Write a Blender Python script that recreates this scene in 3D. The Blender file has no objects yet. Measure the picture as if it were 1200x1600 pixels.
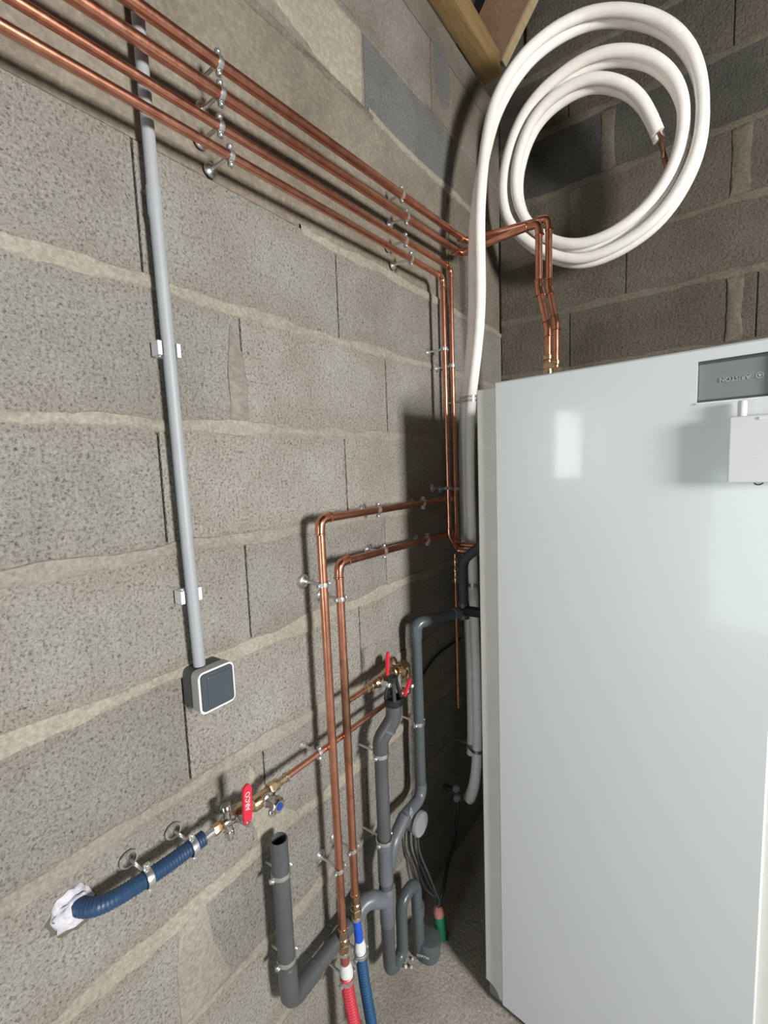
import bpy, bmesh, math, random
from mathutils import Vector, Matrix, noise
random.seed(7)
S = bpy.context.scene
COL = S.collection
PI = math.pi

# ------------------------------------------------------------------ camera
cd = bpy.data.cameras.new('camera')
cam = bpy.data.objects.new('camera', cd); COL.objects.link(cam)
cd.sensor_fit = 'VERTICAL'; cd.sensor_height = 24.0
cd.lens = 707.17 / 1600 * 24.0
cd.clip_start = 0.02
_r = Vector((0.80298594, 0.5948504, -0.03696737))
_u = Vector((-0.03063118, 0.10313385, 0.99419573))
_f = Vector((-0.59521031, 0.79719283, -0.101036))
cam.matrix_world = Matrix(((_r.x, _u.x, -_f.x, 0.68816), (_r.y, _u.y, -_f.y, -1.70837),
                           (_r.z, _u.z, -_f.z, 1.32018), (0, 0, 0, 1)))
S.camera = cam

# ------------------------------------------------------------------ world and light
W = bpy.data.worlds.new('world'); S.world = W; W.use_nodes = True
_bg = W.node_tree.nodes['Background']
_bg.inputs[0].default_value = (0.78, 0.88, 1.0, 1); _bg.inputs[1].default_value = .5

def area(name, loc, direction, sx, sy, power, color):
    ld = bpy.data.lights.new(name, 'AREA'); ld.shape = 'RECTANGLE'
    ld.size = sx; ld.size_y = sy; ld.energy = power; ld.color = color
    o = bpy.data.objects.new(name, ld); COL.objects.link(o)
    o.location = loc
    o.rotation_euler = Vector(direction).to_track_quat('-Z', 'Z').to_euler()
    return o
# daylight at the two windows, and an added glow lamp at a made-up rear opening (each lamp fills its own opening)
DOOR_R = dict(y0=-1.82, y1=-1.32, z0=0.80, z1=2.15)       # window in the right wall
WIN_L = dict(y0=-2.20, y1=-1.70, z0=1.23, z1=1.53)        # small window in the left wall
REAR_GLOW = dict(x0=0.02, x1=0.85, z0=0.0, z1=1.25)          # low rear opening made up to put a soft glow on the cabinet
area('daylight_right_window', (2.74, -1.57, 1.475), (-1, 0, 0), .50, 1.35, 150, (1.0, .985, .95))
area('daylight_left_window', (-.075, -1.95, 1.38), (1, 0, 0), .50, .30, 4.2, (.92, .97, 1.0))
area('added_rear_glow', (.435, -4.14, .625), (0, 1, 0), .83, 1.25, 10, (.80, .93, 1.0))  # added lamp for the soft glow on the cabinet front

S.view_settings.view_transform = 'Standard'
S.view_settings.look = 'None'
S.view_settings.gamma = 1.0
S.view_settings.use_curve_mapping = False
S.view_settings.exposure = 1.2

# ------------------------------------------------------------------ materials
def mat(name, color=(.5, .5, .5), rough=.5, metal=0.0, **kw):
    m = bpy.data.materials.new(name); m.use_nodes = True
    b = m.node_tree.nodes['Principled BSDF']
    b.inputs['Base Color'].default_value = (*color, 1)
    b.inputs['Roughness'].default_value = rough
    b.inputs['Metallic'].default_value = metal
    for k, v in kw.items(): b.inputs[k.replace('_', ' ')].default_value = v
    return m

class NT:
    def __init__(s, m): s.m = m; s.t = m.node_tree; s.b = s.t.nodes['Principled BSDF']
    def n(s, typ, **kw):
        nd = s.t.nodes.new(typ)
        for k, v in kw.items():
            if k[:2] == 'i_':
                key = k[2:]; key = int(key) if key.isdigit() else key
                nd.inputs[key].default_value = v
            else: setattr(nd, k, v)
        return nd
    def l(s, a, b): s.t.links.new(a, b)
    def pos(s): return s.n('ShaderNodeNewGeometry').outputs['Position']
    def noise(s, vec, scale, detail=4, rough=.55):
        nd = s.n('ShaderNodeTexNoise'); nd.inputs['Scale'].default_value = scale
        nd.inputs['Detail'].default_value = detail; nd.inputs['Roughness'].default_value = rough
        s.l(vec, nd.inputs['Vector']); return nd.outputs['Fac']
    def ramp(s, fac, stops):
        nd = s.n('ShaderNodeValToRGB'); e = nd.color_ramp.elements
        while len(e) < len(stops): e.new(.5)
        for el, (p, c) in zip(e, stops):
            el.position = p; el.color = (*c, 1) if len(c) == 3 else c
        s.l(fac, nd.inputs[0]); return nd.outputs['Color']
    def mix(s, fac, a, b, mode='MIX'):
        nd = s.n('ShaderNodeMix', data_type='RGBA', blend_type=mode)
        for i, v in ((0, fac), (6, a), (7, b)):
            if hasattr(v, 'links'): s.l(v, nd.inputs[i])
            else: nd.inputs[i].default_value = v if i == 0 else (*v, 1)
        return nd.outputs[2]
    def bump(s, h, strength, dist, prev=None):
        nd = s.n('ShaderNodeBump'); nd.inputs['Strength'].default_value = strength
        nd.inputs['Distance'].default_value = dist; s.l(h, nd.inputs['Height'])
        if prev: s.l(prev, nd.inputs['Normal'])
        return nd.outputs['Normal']

def concrete(name, base, dark, light, pit=.5, fine=170.0, bump=.9, tint=None, smear=None):
    m = mat(name, base, .95); q = NT(m); p = q.pos()
    q.b.inputs['Specular IOR Level'].default_value = .15
    big = q.noise(p, 5.5, 5, .6)
    c = q.ramp(big, [(.32, dark), (.52, base), (.72, light)])
    if tint:
        c = q.mix(q.ramp(q.noise(p, 2.3, 4, .6), [(.46, (0, 0, 0)), (.66, (1, 1, 1))]), c, tint)
    if smear:
        # mortar dragged over the block faces beside the bed joints (every 20 cm)
        sx = q.n('ShaderNodeSeparateXYZ'); q.l(p, sx.inputs[0])
        pp = q.n('ShaderNodeMath', operation='PINGPONG'); q.l(sx.outputs[2], pp.inputs[0]); pp.inputs[1].default_value = .1
        nz = q.n('ShaderNodeMath', operation='MULTIPLY_ADD'); q.l(q.noise(p, 8, 5, .65), nz.inputs[0])
        nz.inputs[1].default_value = -.16; q.l(pp.outputs[0], nz.inputs[2])
        f = q.ramp(nz.outputs[0], [(0, (0, 0, 0)), (1, (1, 1, 1))])
        mr = q.n('ShaderNodeMapRange'); q.l(nz.outputs[0], mr.inputs['Value'])
        mr.inputs['From Min'].default_value = -.075; mr.inputs['From Max'].default_value = -.035
        mr.inputs['To Min'].default_value = .75; mr.inputs['To Max'].default_value = 0
        c = q.mix(mr.outputs[0], c, smear)
    info = q.n('ShaderNodeObjectInfo').outputs['Random']
    c = q.mix(1.0, c, q.ramp(info, [(0, (.86, .86, .87)), (1, (1.08, 1.07, 1.04))]), 'MULTIPLY')
    g = q.noise(p, fine, 3, .6)
    c = q.mix(1.0, c, q.ramp(g, [(.30, (1 - pit,) * 3), (.43, (.90,) * 3), (.55, (1.04,) * 3), (.72, (1.24,) * 3)]), 'MULTIPLY')
    g2 = q.noise(p, fine * .55, 2, .5)
    c = q.mix(1.0, c, q.ramp(g2, [(.24, (1 - pit * .6,) * 3), (.36, (1, 1, 1))]), 'MULTIPLY')
    q.l(c, q.b.inputs['Base Color'])
    n1 = q.bump(g, bump, .003)
    n2 = q.bump(g2, bump * .8, .005, n1)
    q.l(n2, q.b.inputs['Normal'])
    return m

M = {}
M['block'] = concrete('concrete_block', (0.302, 0.289, 0.262), (0.259, 0.245, 0.214), (0.340, 0.332, 0.308), .60, 230, 1.3, smear=(0.270, 0.248, 0.208))
M['block_grey'] = concrete('grey_block', (0.174, 0.170, 0.162), (0.140, 0.136, 0.128), (0.204, 0.200, 0.191), .35, 200, .7)
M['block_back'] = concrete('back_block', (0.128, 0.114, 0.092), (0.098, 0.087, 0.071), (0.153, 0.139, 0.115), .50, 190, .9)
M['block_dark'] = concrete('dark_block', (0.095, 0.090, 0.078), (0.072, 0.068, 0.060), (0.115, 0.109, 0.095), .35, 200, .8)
M['smooth'] = concrete('smooth_concrete', (0.202, 0.178, 0.146), (0.165, 0.143, 0.116), (0.239, 0.216, 0.183), .15, 120, .35)
M['smooth_grey'] = concrete('smeared_concrete', (0.235, 0.215, 0.184), (0.180, 0.160, 0.133), (0.273, 0.254, 0.223), .22, 120, .5)
M['plaster'] = concrete('mortar_patch', (0.307, 0.282, 0.228), (0.271, 0.246, 0.200), (0.335, 0.311, 0.257), .1, 100, .3)
M['mortar'] = concrete('mortar', (0.297, 0.277, 0.236), (0.255, 0.236, 0.200), (0.332, 0.313, 0.272), .25, 180, .5)
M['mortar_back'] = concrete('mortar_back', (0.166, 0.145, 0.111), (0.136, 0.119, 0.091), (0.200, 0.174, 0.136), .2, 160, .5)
M['joint'] = mat('dark_joint', (.12, .105, .085), .95)
M['floor'] = concrete('floor_screed', (0.374, 0.344, 0.310), (0.306, 0.281, 0.251), (0.433, 0.404, 0.365), .3, 170, .45)

def metal(name, base, dark, rough=.28, scale=30):
    m = mat(name, base, rough, 1.0); q = NT(m); p = q.pos()
    f = q.noise(p, scale, 4, .6)
    q.l(q.ramp(f, [(.35, dark), (.6, base)]), q.b.inputs['Base Color'])
    g = q.noise(p, scale * 4, 3)
    r = q.n('ShaderNodeMapRange'); q.l(g, r.inputs['Value'])
    r.inputs['To Min'].default_value = rough * .8; r.inputs['To Max'].default_value = rough * 1.35
    q.l(r.outputs[0], q.b.inputs['Roughness'])
    return m
M['copper'] = metal('copper', (.74, .345, .235), (.60, .255, .165), .30)
M['copper_fit'] = metal('copper_fitting', (.78, .38, .25), (.62, .27, .17), .22)
M['copper_burnt'] = metal('heated_copper', (.50, .25, .16), (.22, .13, .09), .34, 14)
M['brass'] = metal('brass', (.68, .51, .33), (.50, .36, .22), .26)
M['steel'] = metal('galvanised_steel', (.74, .75, .75), (.60, .61, .61), .32, 60); M['steel'].node_tree.nodes['Principled BSDF'].inputs['Metallic'].default_value = .92
M['chrome'] = metal('chrome', (.62, .61, .60), (.45, .44, .43), .2, 60)
def plastic(name, c, rough=.4, var=.12, scale=12, bump=0):
    m = mat(name, c, rough); q = NT(m); p = q.pos()
    f = q.noise(p, scale, 5, .6)
    q.l(q.ramp(f, [(.3, tuple(v * (1 - var) for v in c)), (.7, tuple(min(1, v * (1 + var)) for v in c))]), q.b.inputs['Base Color'])
    if bump: q.l(q.bump(q.noise(p, 260, 3), bump, .001), q.b.inputs['Normal'])
    return m
M['pvc'] = plastic('grey_pvc', (0.079, 0.082, 0.088), .34)
M['pvc_light'] = plastic('light_grey_pvc', (0.122, 0.135, 0.149), .36)
M['pvc_blue'] = plastic('blue_grey_pvc', (.082, .098, .105), .30)
M['foam'] = plastic('white_foam_sleeve', (.90, .87, .82), .75, .05, 40, .25)
M['foam_dark'] = plastic('dark_foam_sleeve', (.045, .047, .052), .7)
M['blue_hose'] = plastic('blue_hose', (0.016, 0.050, 0.117), .45)
M['blue_tube'] = plastic('dark_blue_tube', (0.011, 0.077, 0.180), .5)
M['blue_pex'] = plastic('bright_blue_tube', (.01, .09, .55), .35)
M['red_tube'] = plastic('red_tube', (0.540, 0.032, 0.054), .5)
M['red_dull'] = plastic('dull_red_tube', (.25, .06, .06), .45)
M['red'] = plastic('red_lever', (.62, .02, .05), .38, .08)
M['white'] = plastic('white_plastic', (0.680, 0.680, 0.680), .4, .03)
M['tape'] = plastic('white_tape', (0.680, 0.680, 0.680), .7, .08, 50, .6)
M['fill_foam'] = plastic('expanding_foam', (0.561, 0.544, 0.595), .8, .25, 90, .9)
M['conduit'] = plastic('grey_conduit', (0.315, 0.332, 0.353), .5, .04)
M['black'] = plastic('black_plastic', (.012, .012, .013), .4)
M['cable'] = plastic('black_cable', (.015, .015, .016), .5)
M['cable_grey'] = plastic('grey_cable', (.06, .06, .062), .5)
M['green'] = plastic('green_conduit', (.02, .20, .10), .5)
M['pink'] = plastic('pink_wrap', (.42, .17, .15), .7, .3, 90, .6)
M['box_grey'] = plastic('switch_back', (.075, .08, .08), .55)
M['box_frame'] = plastic('switch_frame', (0.378, 0.378, 0.360), .45, .05)
M['rocker'] = plastic('switch_rocker', (.052, .065, .08), .38, .05)
M['jbox'] = plastic('junction_grey', (.30, .31, .32), .5, .1)
M['unit'] = mat('white_lacquer', (.59, .625, .628), .38, 0, Coat_Weight=.30, Coat_Roughness=.075)
M['unit_side'] = plastic('grey_white_sheet', (.66, .65, .615), .5, .03)
M['unit_foot'] = plastic('grey_foot', (.22, .235, .23), .5)
M['panel'] = mat('grey_display_glass', (0.189, 0.211, 0.211), .28)
M['panel_dark'] = mat('dark_display_edge', (.05, .06, .065), .4)
M['print'] = mat('pale_print', (.62, .66, .66), .5)
M['print_dim'] = mat('dim_print', (.40, .44, .44), .5)
M['gateway'] = plastic('white_box', (0.612, 0.603, 0.620), .4, .02)
M['blue_dot'] = mat('blue_cap', (.01, .05, .30), .35)
def wood(name, a, b):
    m = mat(name, a, .75); q = NT(m); tc = q.n('ShaderNodeTexCoord')
    mp = q.n('ShaderNodeMapping'); mp.inputs['Scale'].default_value = (30, 2.2, 30)
    q.l(tc.outputs['Object'], mp.inputs['Vector'])
    f = q.noise(mp.outputs[0], 3, 6, .6)
    q.l(q.ramp(f, [(.3, a), (.7, b)]), q.b.inputs['Base Color'])
    q.l(q.bump(f, .4, .003), q.b.inputs['Normal']); return m
M['wood'] = wood('golden_timber', (0.255, 0.162, 0.064), (0.357, 0.238, 0.102))
M['wood_brown'] = wood('brown_rafter', (0.255, 0.149, 0.085), (0.340, 0.212, 0.128))
M['wood_lit'] = wood('underlit_timber', (0.391, 0.289, 0.162), (0.493, 0.383, 0.238))  # rafter underside tone, with light from below painted in
M['membrane'] = mat('roof_membrane', (.05, .04, .035), .9)
M['render'] = concrete('rendered_wall', (.20, .19, .175), (.17, .16, .145), (.23, .22, .20), .1, 90, .4)

# ------------------------------------------------------------------ mesh helpers
class MB:
    def __init__(s): s.v = []; s.f = []
    def add(s, vs, fs):
        o = len(s.v); s.v += [tuple(v) for v in vs]; s.f += [tuple(i + o for i in f) for f in fs]; return s
    def mesh(s, name, smooth=35):
        me = bpy.data.meshes.new(name); me.from_pydata(s.v, [], s.f)
        bm = bmesh.new(); bm.from_mesh(me); bmesh.ops.recalc_face_normals(bm, faces=bm.faces)
        bm.to_mesh(me); bm.free()
        if smooth:
            for p in me.polygons: p.use_smooth = True
            me.set_sharp_from_angle(angle=math.radians(smooth))
        return me
    def obj(s, name, m, parent=None, smooth=35, label=None):
        o = bpy.data.objects.new(name, s.mesh(name, smooth)); COL.objects.link(o)
        if m: o.data.materials.append(m)
        if parent:
            o.parent = parent
            o.matrix_parent_inverse = parent.matrix_basis.inverted()
        if label: o['label'] = label
        return o
    # --- shapes
    def box(s, a, b, bev=0.0):
        bm = bmesh.new(); bmesh.ops.create_cube(bm, size=1)
        a = Vector(a); b = Vector(b); c = (a + b) / 2; d = b - a
        for v in bm.verts: v.co = Vector((c.x + v.co.x * d.x, c.y + v.co.y * d.y, c.z + v.co.z * d.z))
        if bev: bmesh.ops.bevel(bm, geom=bm.edges[:], offset=bev, segments=2, profile=.6, affect='EDGES')
        bm.verts.index_update()
        s.add([v.co[:] for v in bm.verts], [[v.index for v in f.verts] for f in bm.faces]); bm.free(); return s
    def sweep(s, path, rad, seg=16, caps=True, closed_profile=False):
        P = [Vector(p) for p in path]; n = len(P)
        R = rad if isinstance(rad, (list, tuple)) else [rad] * n
        T = [((P[min(i + 1, n - 1)] - P[i]).normalized() + (P[i] - P[max(i - 1, 0)]).normalized()).normalized()
             if 0 < i < n - 1 else (P[1] - P[0] if i == 0 else P[-1] - P[-2]).normalized() for i in range(n)]
        for i in range(n):
            if T[i].length < 1e-6: T[i] = T[max(i - 1, 0)]
        a = Vector((0, 0, 1)) if abs(T[0].z) < .9 else Vector((1, 0, 0))
        N = T[0].cross(a).normalized(); vs = []; fs = []
        for i in range(n):
            if i:
                ax = T[i - 1].cross(T[i])
                if ax.length > 1e-7:
                    N = Matrix.Rotation(T[i - 1].angle(T[i]), 3, ax.normalized()) @ N
                N = (N - T[i] * N.dot(T[i])).normalized()
            B = T[i].cross(N)
            for k in range(seg):
                t = 2 * PI * k / seg; vs.append(P[i] + (N * math.cos(t) + B * math.sin(t)) * R[i])
        for i in range(n - 1):
            for k in range(seg):
                fs.append((i * seg + k, i * seg + (k + 1) % seg, (i + 1) * seg + (k + 1) % seg, (i + 1) * seg + k))
        if caps: fs += [tuple(range(seg))[::-1], tuple((n - 1) * seg + k for k in range(seg))]
        return s.add(vs, fs)
    def lathe(s, prof, o, ax, seg=20, closed=False, caps=True, phase=0):
        """prof: [(r,h)...] about axis ax from o; closed joins last to first (an annulus)"""
        o = Vector(o); ax = Vector(ax).normalized()
        a = Vector((0, 0, 1)) if abs(ax.z) < .9 else Vector((0, 1, 0))
        N = ax.cross(a).normalized(); B = ax.cross(N); vs = []; fs = []; n = len(prof)
        for r, h in prof:
            for k in range(seg):
                t = 2 * PI * (k + phase) / seg; vs.append(o + ax * h + (N * math.cos(t) + B * math.sin(t)) * r)
        for i in range(n if closed else n - 1):
            j = (i + 1) % n
            for k in range(seg):
                fs.append((i * seg + k, i * seg + (k + 1) % seg, j * seg + (k + 1) % seg, j * seg + k))
        if caps and not closed: fs += [tuple(range(seg))[::-1], tuple((n - 1) * seg + k for k in range(seg))]
        return s.add(vs, fs)
    def prism(s, outline, o, u, v, w, bev=0):
        """2-D outline in axes u,v extruded along w"""
        o = Vector(o); u = Vector(u); v = Vector(v); w = Vector(w); n = len(outline)
        vs = [o + u * a + v * b for a, b in outline] + [o + u * a + v * b + w for a, b in outline]
        fs = [tuple(range(n)), tuple(range(2 * n - 1, n - 1, -1))] + [(i, (i + 1) % n, n + (i + 1) % n, n + i) for i in range(n)]
        return s.add(vs, fs)

def rrect(w, h, r, n=5):
    pts = []
    for cx, cy, a0 in ((w / 2 - r, h / 2 - r, 0), (-w / 2 + r, h / 2 - r, 90), (-w / 2 + r, -h / 2 + r, 180), (w / 2 - r, -h / 2 + r, 270)):
        for i in range(n + 1):
            a = math.radians(a0 + 90 * i / n); pts.append((cx + r * math.cos(a), cy + r * math.sin(a)))
    return pts

def arc(p0, p1, p2, b, n=7):
    """fillet of corner p1: returns list of points from entry to exit"""
    p0, p1, p2 = Vector(p0), Vector(p1), Vector(p2)
    d0 = (p0 - p1).normalized(); d1 = (p2 - p1).normalized(); ang = d0.angle(d1)
    t = b / math.tan(ang / 2); a = p1 + d0 * t; c = p1 + (d0 + d1).normalized() * (b / math.sin(ang / 2))
    e = p1 + d1 * t; va = a - c; ve = e - c; axis = va.cross(ve).normalized(); tot = va.angle(ve)
    return [c + Matrix.Rotation(tot * i / n, 3, axis) @ va for i in range(n + 1)]

def fillet(pts, b, n=7):
    out = [Vector(pts[0])]
    for i in range(1, len(pts) - 1):
        bb = b[i - 1] if isinstance(b, (list, tuple)) else b
        out += arc(pts[i - 1], pts[i], pts[i + 1], bb, n)
    return out + [Vector(pts[-1])]

def spline(pts, sub=6):
    P = [Vector(p) for p in pts]; out = []
    for i in range(len(P) - 1):
        p0, p1, p2, p3 = P[max(i - 1, 0)], P[i], P[i + 1], P[min(i + 2, len(P) - 1)]
        for k in range(sub):
            t = k / sub
            out.append(.5 * (2 * p1 + (p2 - p0) * t + (2 * p0 - 5 * p1 + 4 * p2 - p3) * t * t + (3 * p1 - p0 - 3 * p2 + p3) * t ** 3))
    return out + [P[-1]]

def thing(name, label, cat, loc, group=None, rz=0):
    o = bpy.data.objects.new(name, None); COL.objects.link(o)
    o.empty_display_size = .02
    o.location = loc; o.rotation_euler = (0, 0, rz); o['label'] = label; o['category'] = cat
    if group: o['group'] = group
    o.matrix_basis  # evaluated from loc/rot
    return o
def tag(o, label, cat, group=None):
    o['label'] = label; o['category'] = cat
    if group: o['group'] = group
    return o
def struct(o): o['kind'] = 'structure'; return o

def text_mb(txt, size, o, u, v, w, depth):
    """flat lettering built as a thin solid: text centred at o, reading along u, up along v, facing w"""
    c = bpy.data.curves.new('letters', 'FONT'); c.body = txt; c.size = size
    c.align_x = 'CENTER'; c.align_y = 'CENTER'; c.extrude = depth / 2; c.resolution_u = 3
    t = bpy.data.objects.new('letters', c); COL.objects.link(t)
    dg = bpy.context.evaluated_depsgraph_get(); dg.update()
    me = bpy.data.meshes.new_from_object(t.evaluated_get(dg))
    u, v, w, o = Vector(u), Vector(v), Vector(w), Vector(o)
    mb = MB(); mb.add([o + u * p.co.x + v * p.co.y + w * p.co.z for p in me.vertices], [tuple(p.vertices) for p in me.polygons])
    bpy.data.objects.remove(t); bpy.data.curves.remove(c); bpy.data.meshes.remove(me)
    return mb

# ------------------------------------------------------------------ setting: floor, walls, roof
XR, YR = 2.6, -4.0
def wavy_grid(x0, x1, y0, y1, nx, ny, amp, sc):
    vs = []; fs = []
    for j in range(ny + 1):
        for i in range(nx + 1):
            x = x0 + (x1 - x0) * i / nx; y = y0 + (y1 - y0) * j / ny
            vs.append((x, y, amp * noise.noise(Vector((x * sc, y * sc, 3.1)))))
    for j in range(ny):
        for i in range(nx):
            a = j * (nx + 1) + i; fs.append((a, a + 1, a + nx + 2, a + nx + 1))
    return vs, fs
fl = MB(); vs, fs = wavy_grid(-.02, XR, YR, .02, 60, 90, .0035, 9.0); fl.add(vs, fs)
struct(fl.obj('floor', M['floor'], smooth=60))

def wall_with_hole(name, m, o, u, v, w, U, V, hole=None, gable=None):
    """slab: corner o, width U along u, height V along v, thickness vector w; rectangular hole (u0,u1,v0,v1)"""
    mb = MB(); u, v, o, w = Vector(u), Vector(v), Vector(o), Vector(w)
    rects = [(0, U, 0, V)]
    if hole:
        a, b, c, d = hole
        rects = [(0, a, 0, V), (b, U, 0, V), (a, b, d, V)] + ([(a, b, 0, c)] if c > 0 else [])
    for a, b, c, d in rects:
        mb.prism([(a, c), (b, c), (b, d), (a, d)], o, u, v, w)
    if gable:
        mb.prism([(0, V), (U, V), (U / 2, gable)], o, u, v, w)
    return struct(mb.obj(name, m, smooth=0))

BF = -.009                                    # face of the mortar behind the blocks
wall_left = wall_with_hole('wall_left', M['joint'], (BF, YR, 0), (0, 1, 0), (0, 0, 1), (-.19, 0, 0), -YR + .2, 2.588,
                           (WIN_L['y0'] - YR, WIN_L['y1'] - YR, WIN_L['z0'], WIN_L['z1']))
wall_back = wall_with_hole('wall_back', M['joint'], (-.2, -BF, 0), (1, 0, 0), (0, 0, 1), (0, .19, 0), XR + .4, 2.57, gable=4.4)
wall_right = wall_with_hole('wall_right', M['render'], (XR, YR, 0), (0, 1, 0), (0, 0, 1), (.2, 0, 0), -YR, 2.57,
                            (DOOR_R['y0'] - YR, DOOR_R['y1'] - YR, DOOR_R['z0'], DOOR_R['z1']))
wall_rear = wall_with_hole('wall_rear', M['render'], (-.2, YR - .2, 0), (1, 0, 0), (0, 0, 1), (0, .2, 0), XR + .4, 2.57,
                           (REAR_GLOW['x0'] + .2, REAR_GLOW['x1'] + .2, REAR_GLOW['z0'], REAR_GLOW['z1']), gable=4.4)

def child(o, p): o.parent = p; return o
def block(wall, side, a0, a1, z0, z1, m, proud=0.0):
    """one wall block; side 'L' lies on x=0 running along y, 'B' on y=0 running along x"""
    mb = MB(); g = .0016
    a0 += g; a1 -= g; t = random.uniform(-.001, .001) + proud
    if side == 'L': mb.box((BF, a0, z0 + g), (t, a1, z1 - g), .0022)
    else: mb.box((a0, -t, z0 + g), (a1, -BF, z1 - g), .0022)
    return child(mb.obj('block', m, smooth=0), wall)

def mortar_bed(wall, side, a0, a1, z, hw, m, amp=.45, h=.0028, seed=0, drop=0.0):
    """smeared bed joint: a thin uneven ribbon over the joint"""
    n = max(8, int(abs(a1 - a0) / .018)); vs = []; fs = []
    for i in range(n + 1):
        a = a0 + (a1 - a0) * i / n
        k1 = noise.noise(Vector((a * 9, seed * 7.7, 1.3))) + .5 * noise.noise(Vector((a * 31, seed * 3.1, 8)))
        k2 = noise.noise(Vector((a * 8, seed * 5.1, 9.3))) + .5 * noise.noise(Vector((a * 37, seed * 2.1, 4)))
        u = z + hw * (1 + amp * 1.3 * k1) ; d = z - hw * (1 + amp * 1.3 * k2) - drop
        hh = h * (1 + .4 * k1)
        for zz, xx in ((d, -.004), (d + .0035, hh * .55), (z - .1 * hw, hh), (u - .0035, hh * .6), (u, -.004)):
            vs.append((xx, a, zz) if side == 'L' else (a, -xx, zz))
    for i in range(n):
        for k in range(4): fs.append((i * 5 + k, i * 5 + k + 1, (i + 1) * 5 + k + 1, (i + 1) * 5 + k))
    mb = MB(); mb.add(vs, fs)
    return child(mb.obj('mortar_bed', m, smooth=50), wall)

def mortar_patch(wall, side, pts, m, h=.003):
    """hand-smeared patch: closed outline (a,z), domed"""
    n = len(pts); ca = sum(p[0] for p in pts) / n; cz = sum(p[1] for p in pts) / n
    ring = []
    for i in range(n):
        p, q = pts[i], pts[(i + 1) % n]
        L = math.hypot(q[0] - p[0], q[1] - p[1]); k = max(1, int(L / .012))
        for j in range(k):
            a = p[0] + (q[0] - p[0]) * j / k; z = p[1] + (q[1] - p[1]) * j / k
            e = .0035 * noise.noise(Vector((a * 60, z * 60, 2)))
            ring.append((a + e, z + e))
    N = len(ring); vs = []; fs = []
    for s, x in ((1, -.003), (.96, h * .6), (.85, h), (.0, h * 1.1)):
        for a, z in (ring if s else [(ca, cz)]):
            a2 = ca + (a - ca) * s; z2 = cz + (z - cz) * s
            vs.append((x, a2, z2) if side == 'L' else (a2, -x, z2))
    for r in range(2):
        for k in range(N): fs.append((r * N + k, r * N + (k + 1) % N, (r + 1) * N + (k + 1) % N, (r + 1) * N + k))
    for k in range(N): fs.append((2 * N + k, 2 * N + (k + 1) % N, 3 * N))
    mb = MB(); mb.add(vs, fs)
    return child(mb.obj('mortar_patch', m, smooth=50), wall)

# left wall: courses with their own vertical joints (y), nearest the corner last
B_ = M['block']
left = [
    (0.000, .20, [-2.30, -1.86, -1.40, -.93, -.47, 0]), (.20, .40, [-2.30, -2.05, -1.62, -1.17, -.70, -.25, 0]),
    (.40, .60, [-2.30, -1.83, -1.36, -.90, -.44, 0]), (.60, .80, [-2.30, -2.10, -1.65, -1.202, -.76, -.30, 0]),
    (.80, 1.00, [-2.30, -1.80, -1.347, -.90, -.45, 0]), (1.00, 1.20, [-2.30, -2.08, -1.65, -1.211, -.785, -.32, 0]),
    (1.20, 1.40, [-2.30, None, -1.352, -.925, -.47, 0]), (1.40, 1.60, [-2.30, None, -1.62, -1.19, -.757, -.31, 0]),
    (1.60, 1.80, [-2.30, -1.79, -1.354, -.928, -.48, 0])]
for z0, z1, J in left:
    if None in J:
        i = J.index(None); J = [j for j in J if j is not None]
        # the small window interrupts these two courses
        segs = [(-2.30, WIN_L['y0']), (WIN_L['y1'], J[1])] + list(zip(J[1:], J[2:]))
    else: segs = list(zip(J, J[1:]))
    for a, b in segs: block(wall_left, 'L', a, b, z0, z1, B_)
for z0, z1, J in [(1.80, 2.147, [-2.3, -.385, -.15, 0])]:
    for i, (a, b) in enumerate(zip(J, J[1:])): block(wall_left, 'L', a, b, z0, z1, M['smooth'], -.004)
top = [(2.147, 2.312, [(-2.3, -1.6, 'smooth_grey'), (-1.6, -.80, 'smooth_grey'), (-.80, -.37, 'block_grey'), (-.37, 0, 'smooth')]),
       (2.312, 2.50, [(-2.3, -1.3, 'smooth_grey'), (-1.3, -.49, 'smooth_grey'), (-.49, 0, 'smooth')]),
       (2.50, 2.588, [(-2.3, -.9, 'smooth_grey'), (-.9, 0, 'smooth')])]
for z0, z1, L in top:
    for a, b, k in L: block(wall_left, 'L', a, b, z0, z1, M[k], .001 if k == 'plaster' else 0)
for i, (z, hw, dr) in enumerate([(.2, .014, 0), (.4, .016, 0), (.6, .016, .002), (.80, .015, 0), (1.0, .015, 0), (1.2, .014, 0),
                                 (1.397, .012, 0), (1.60, .012, 0)]):
    segs = [(-2.3, 0)] if abs(z - 1.397) > .05 else [(-2.3, WIN_L['y0']), (WIN_L['y1'], 0)]
    for a, b in segs: mortar_bed(wall_left, 'L', a, b, z, hw, M['mortar'], .55, seed=i, drop=dr)
mortar_bed(wall_left, 'L', -1.03, 0, 1.797, .012, M['mortar'], .5, seed=11)
mortar_bed(wall_left, 'L', -.79, 0, 2.147, .010, M['mortar'], .6, .002, seed=12)
mortar_bed(wall_left, 'L', -2.3, -.77, 2.144, .008, M['smooth'], .6, .0015, seed=14)
mortar_bed(wall_left, 'L', -2.3, 0, 2.312, .007, M['smooth_grey'], .6, .002, seed=13)
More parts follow.
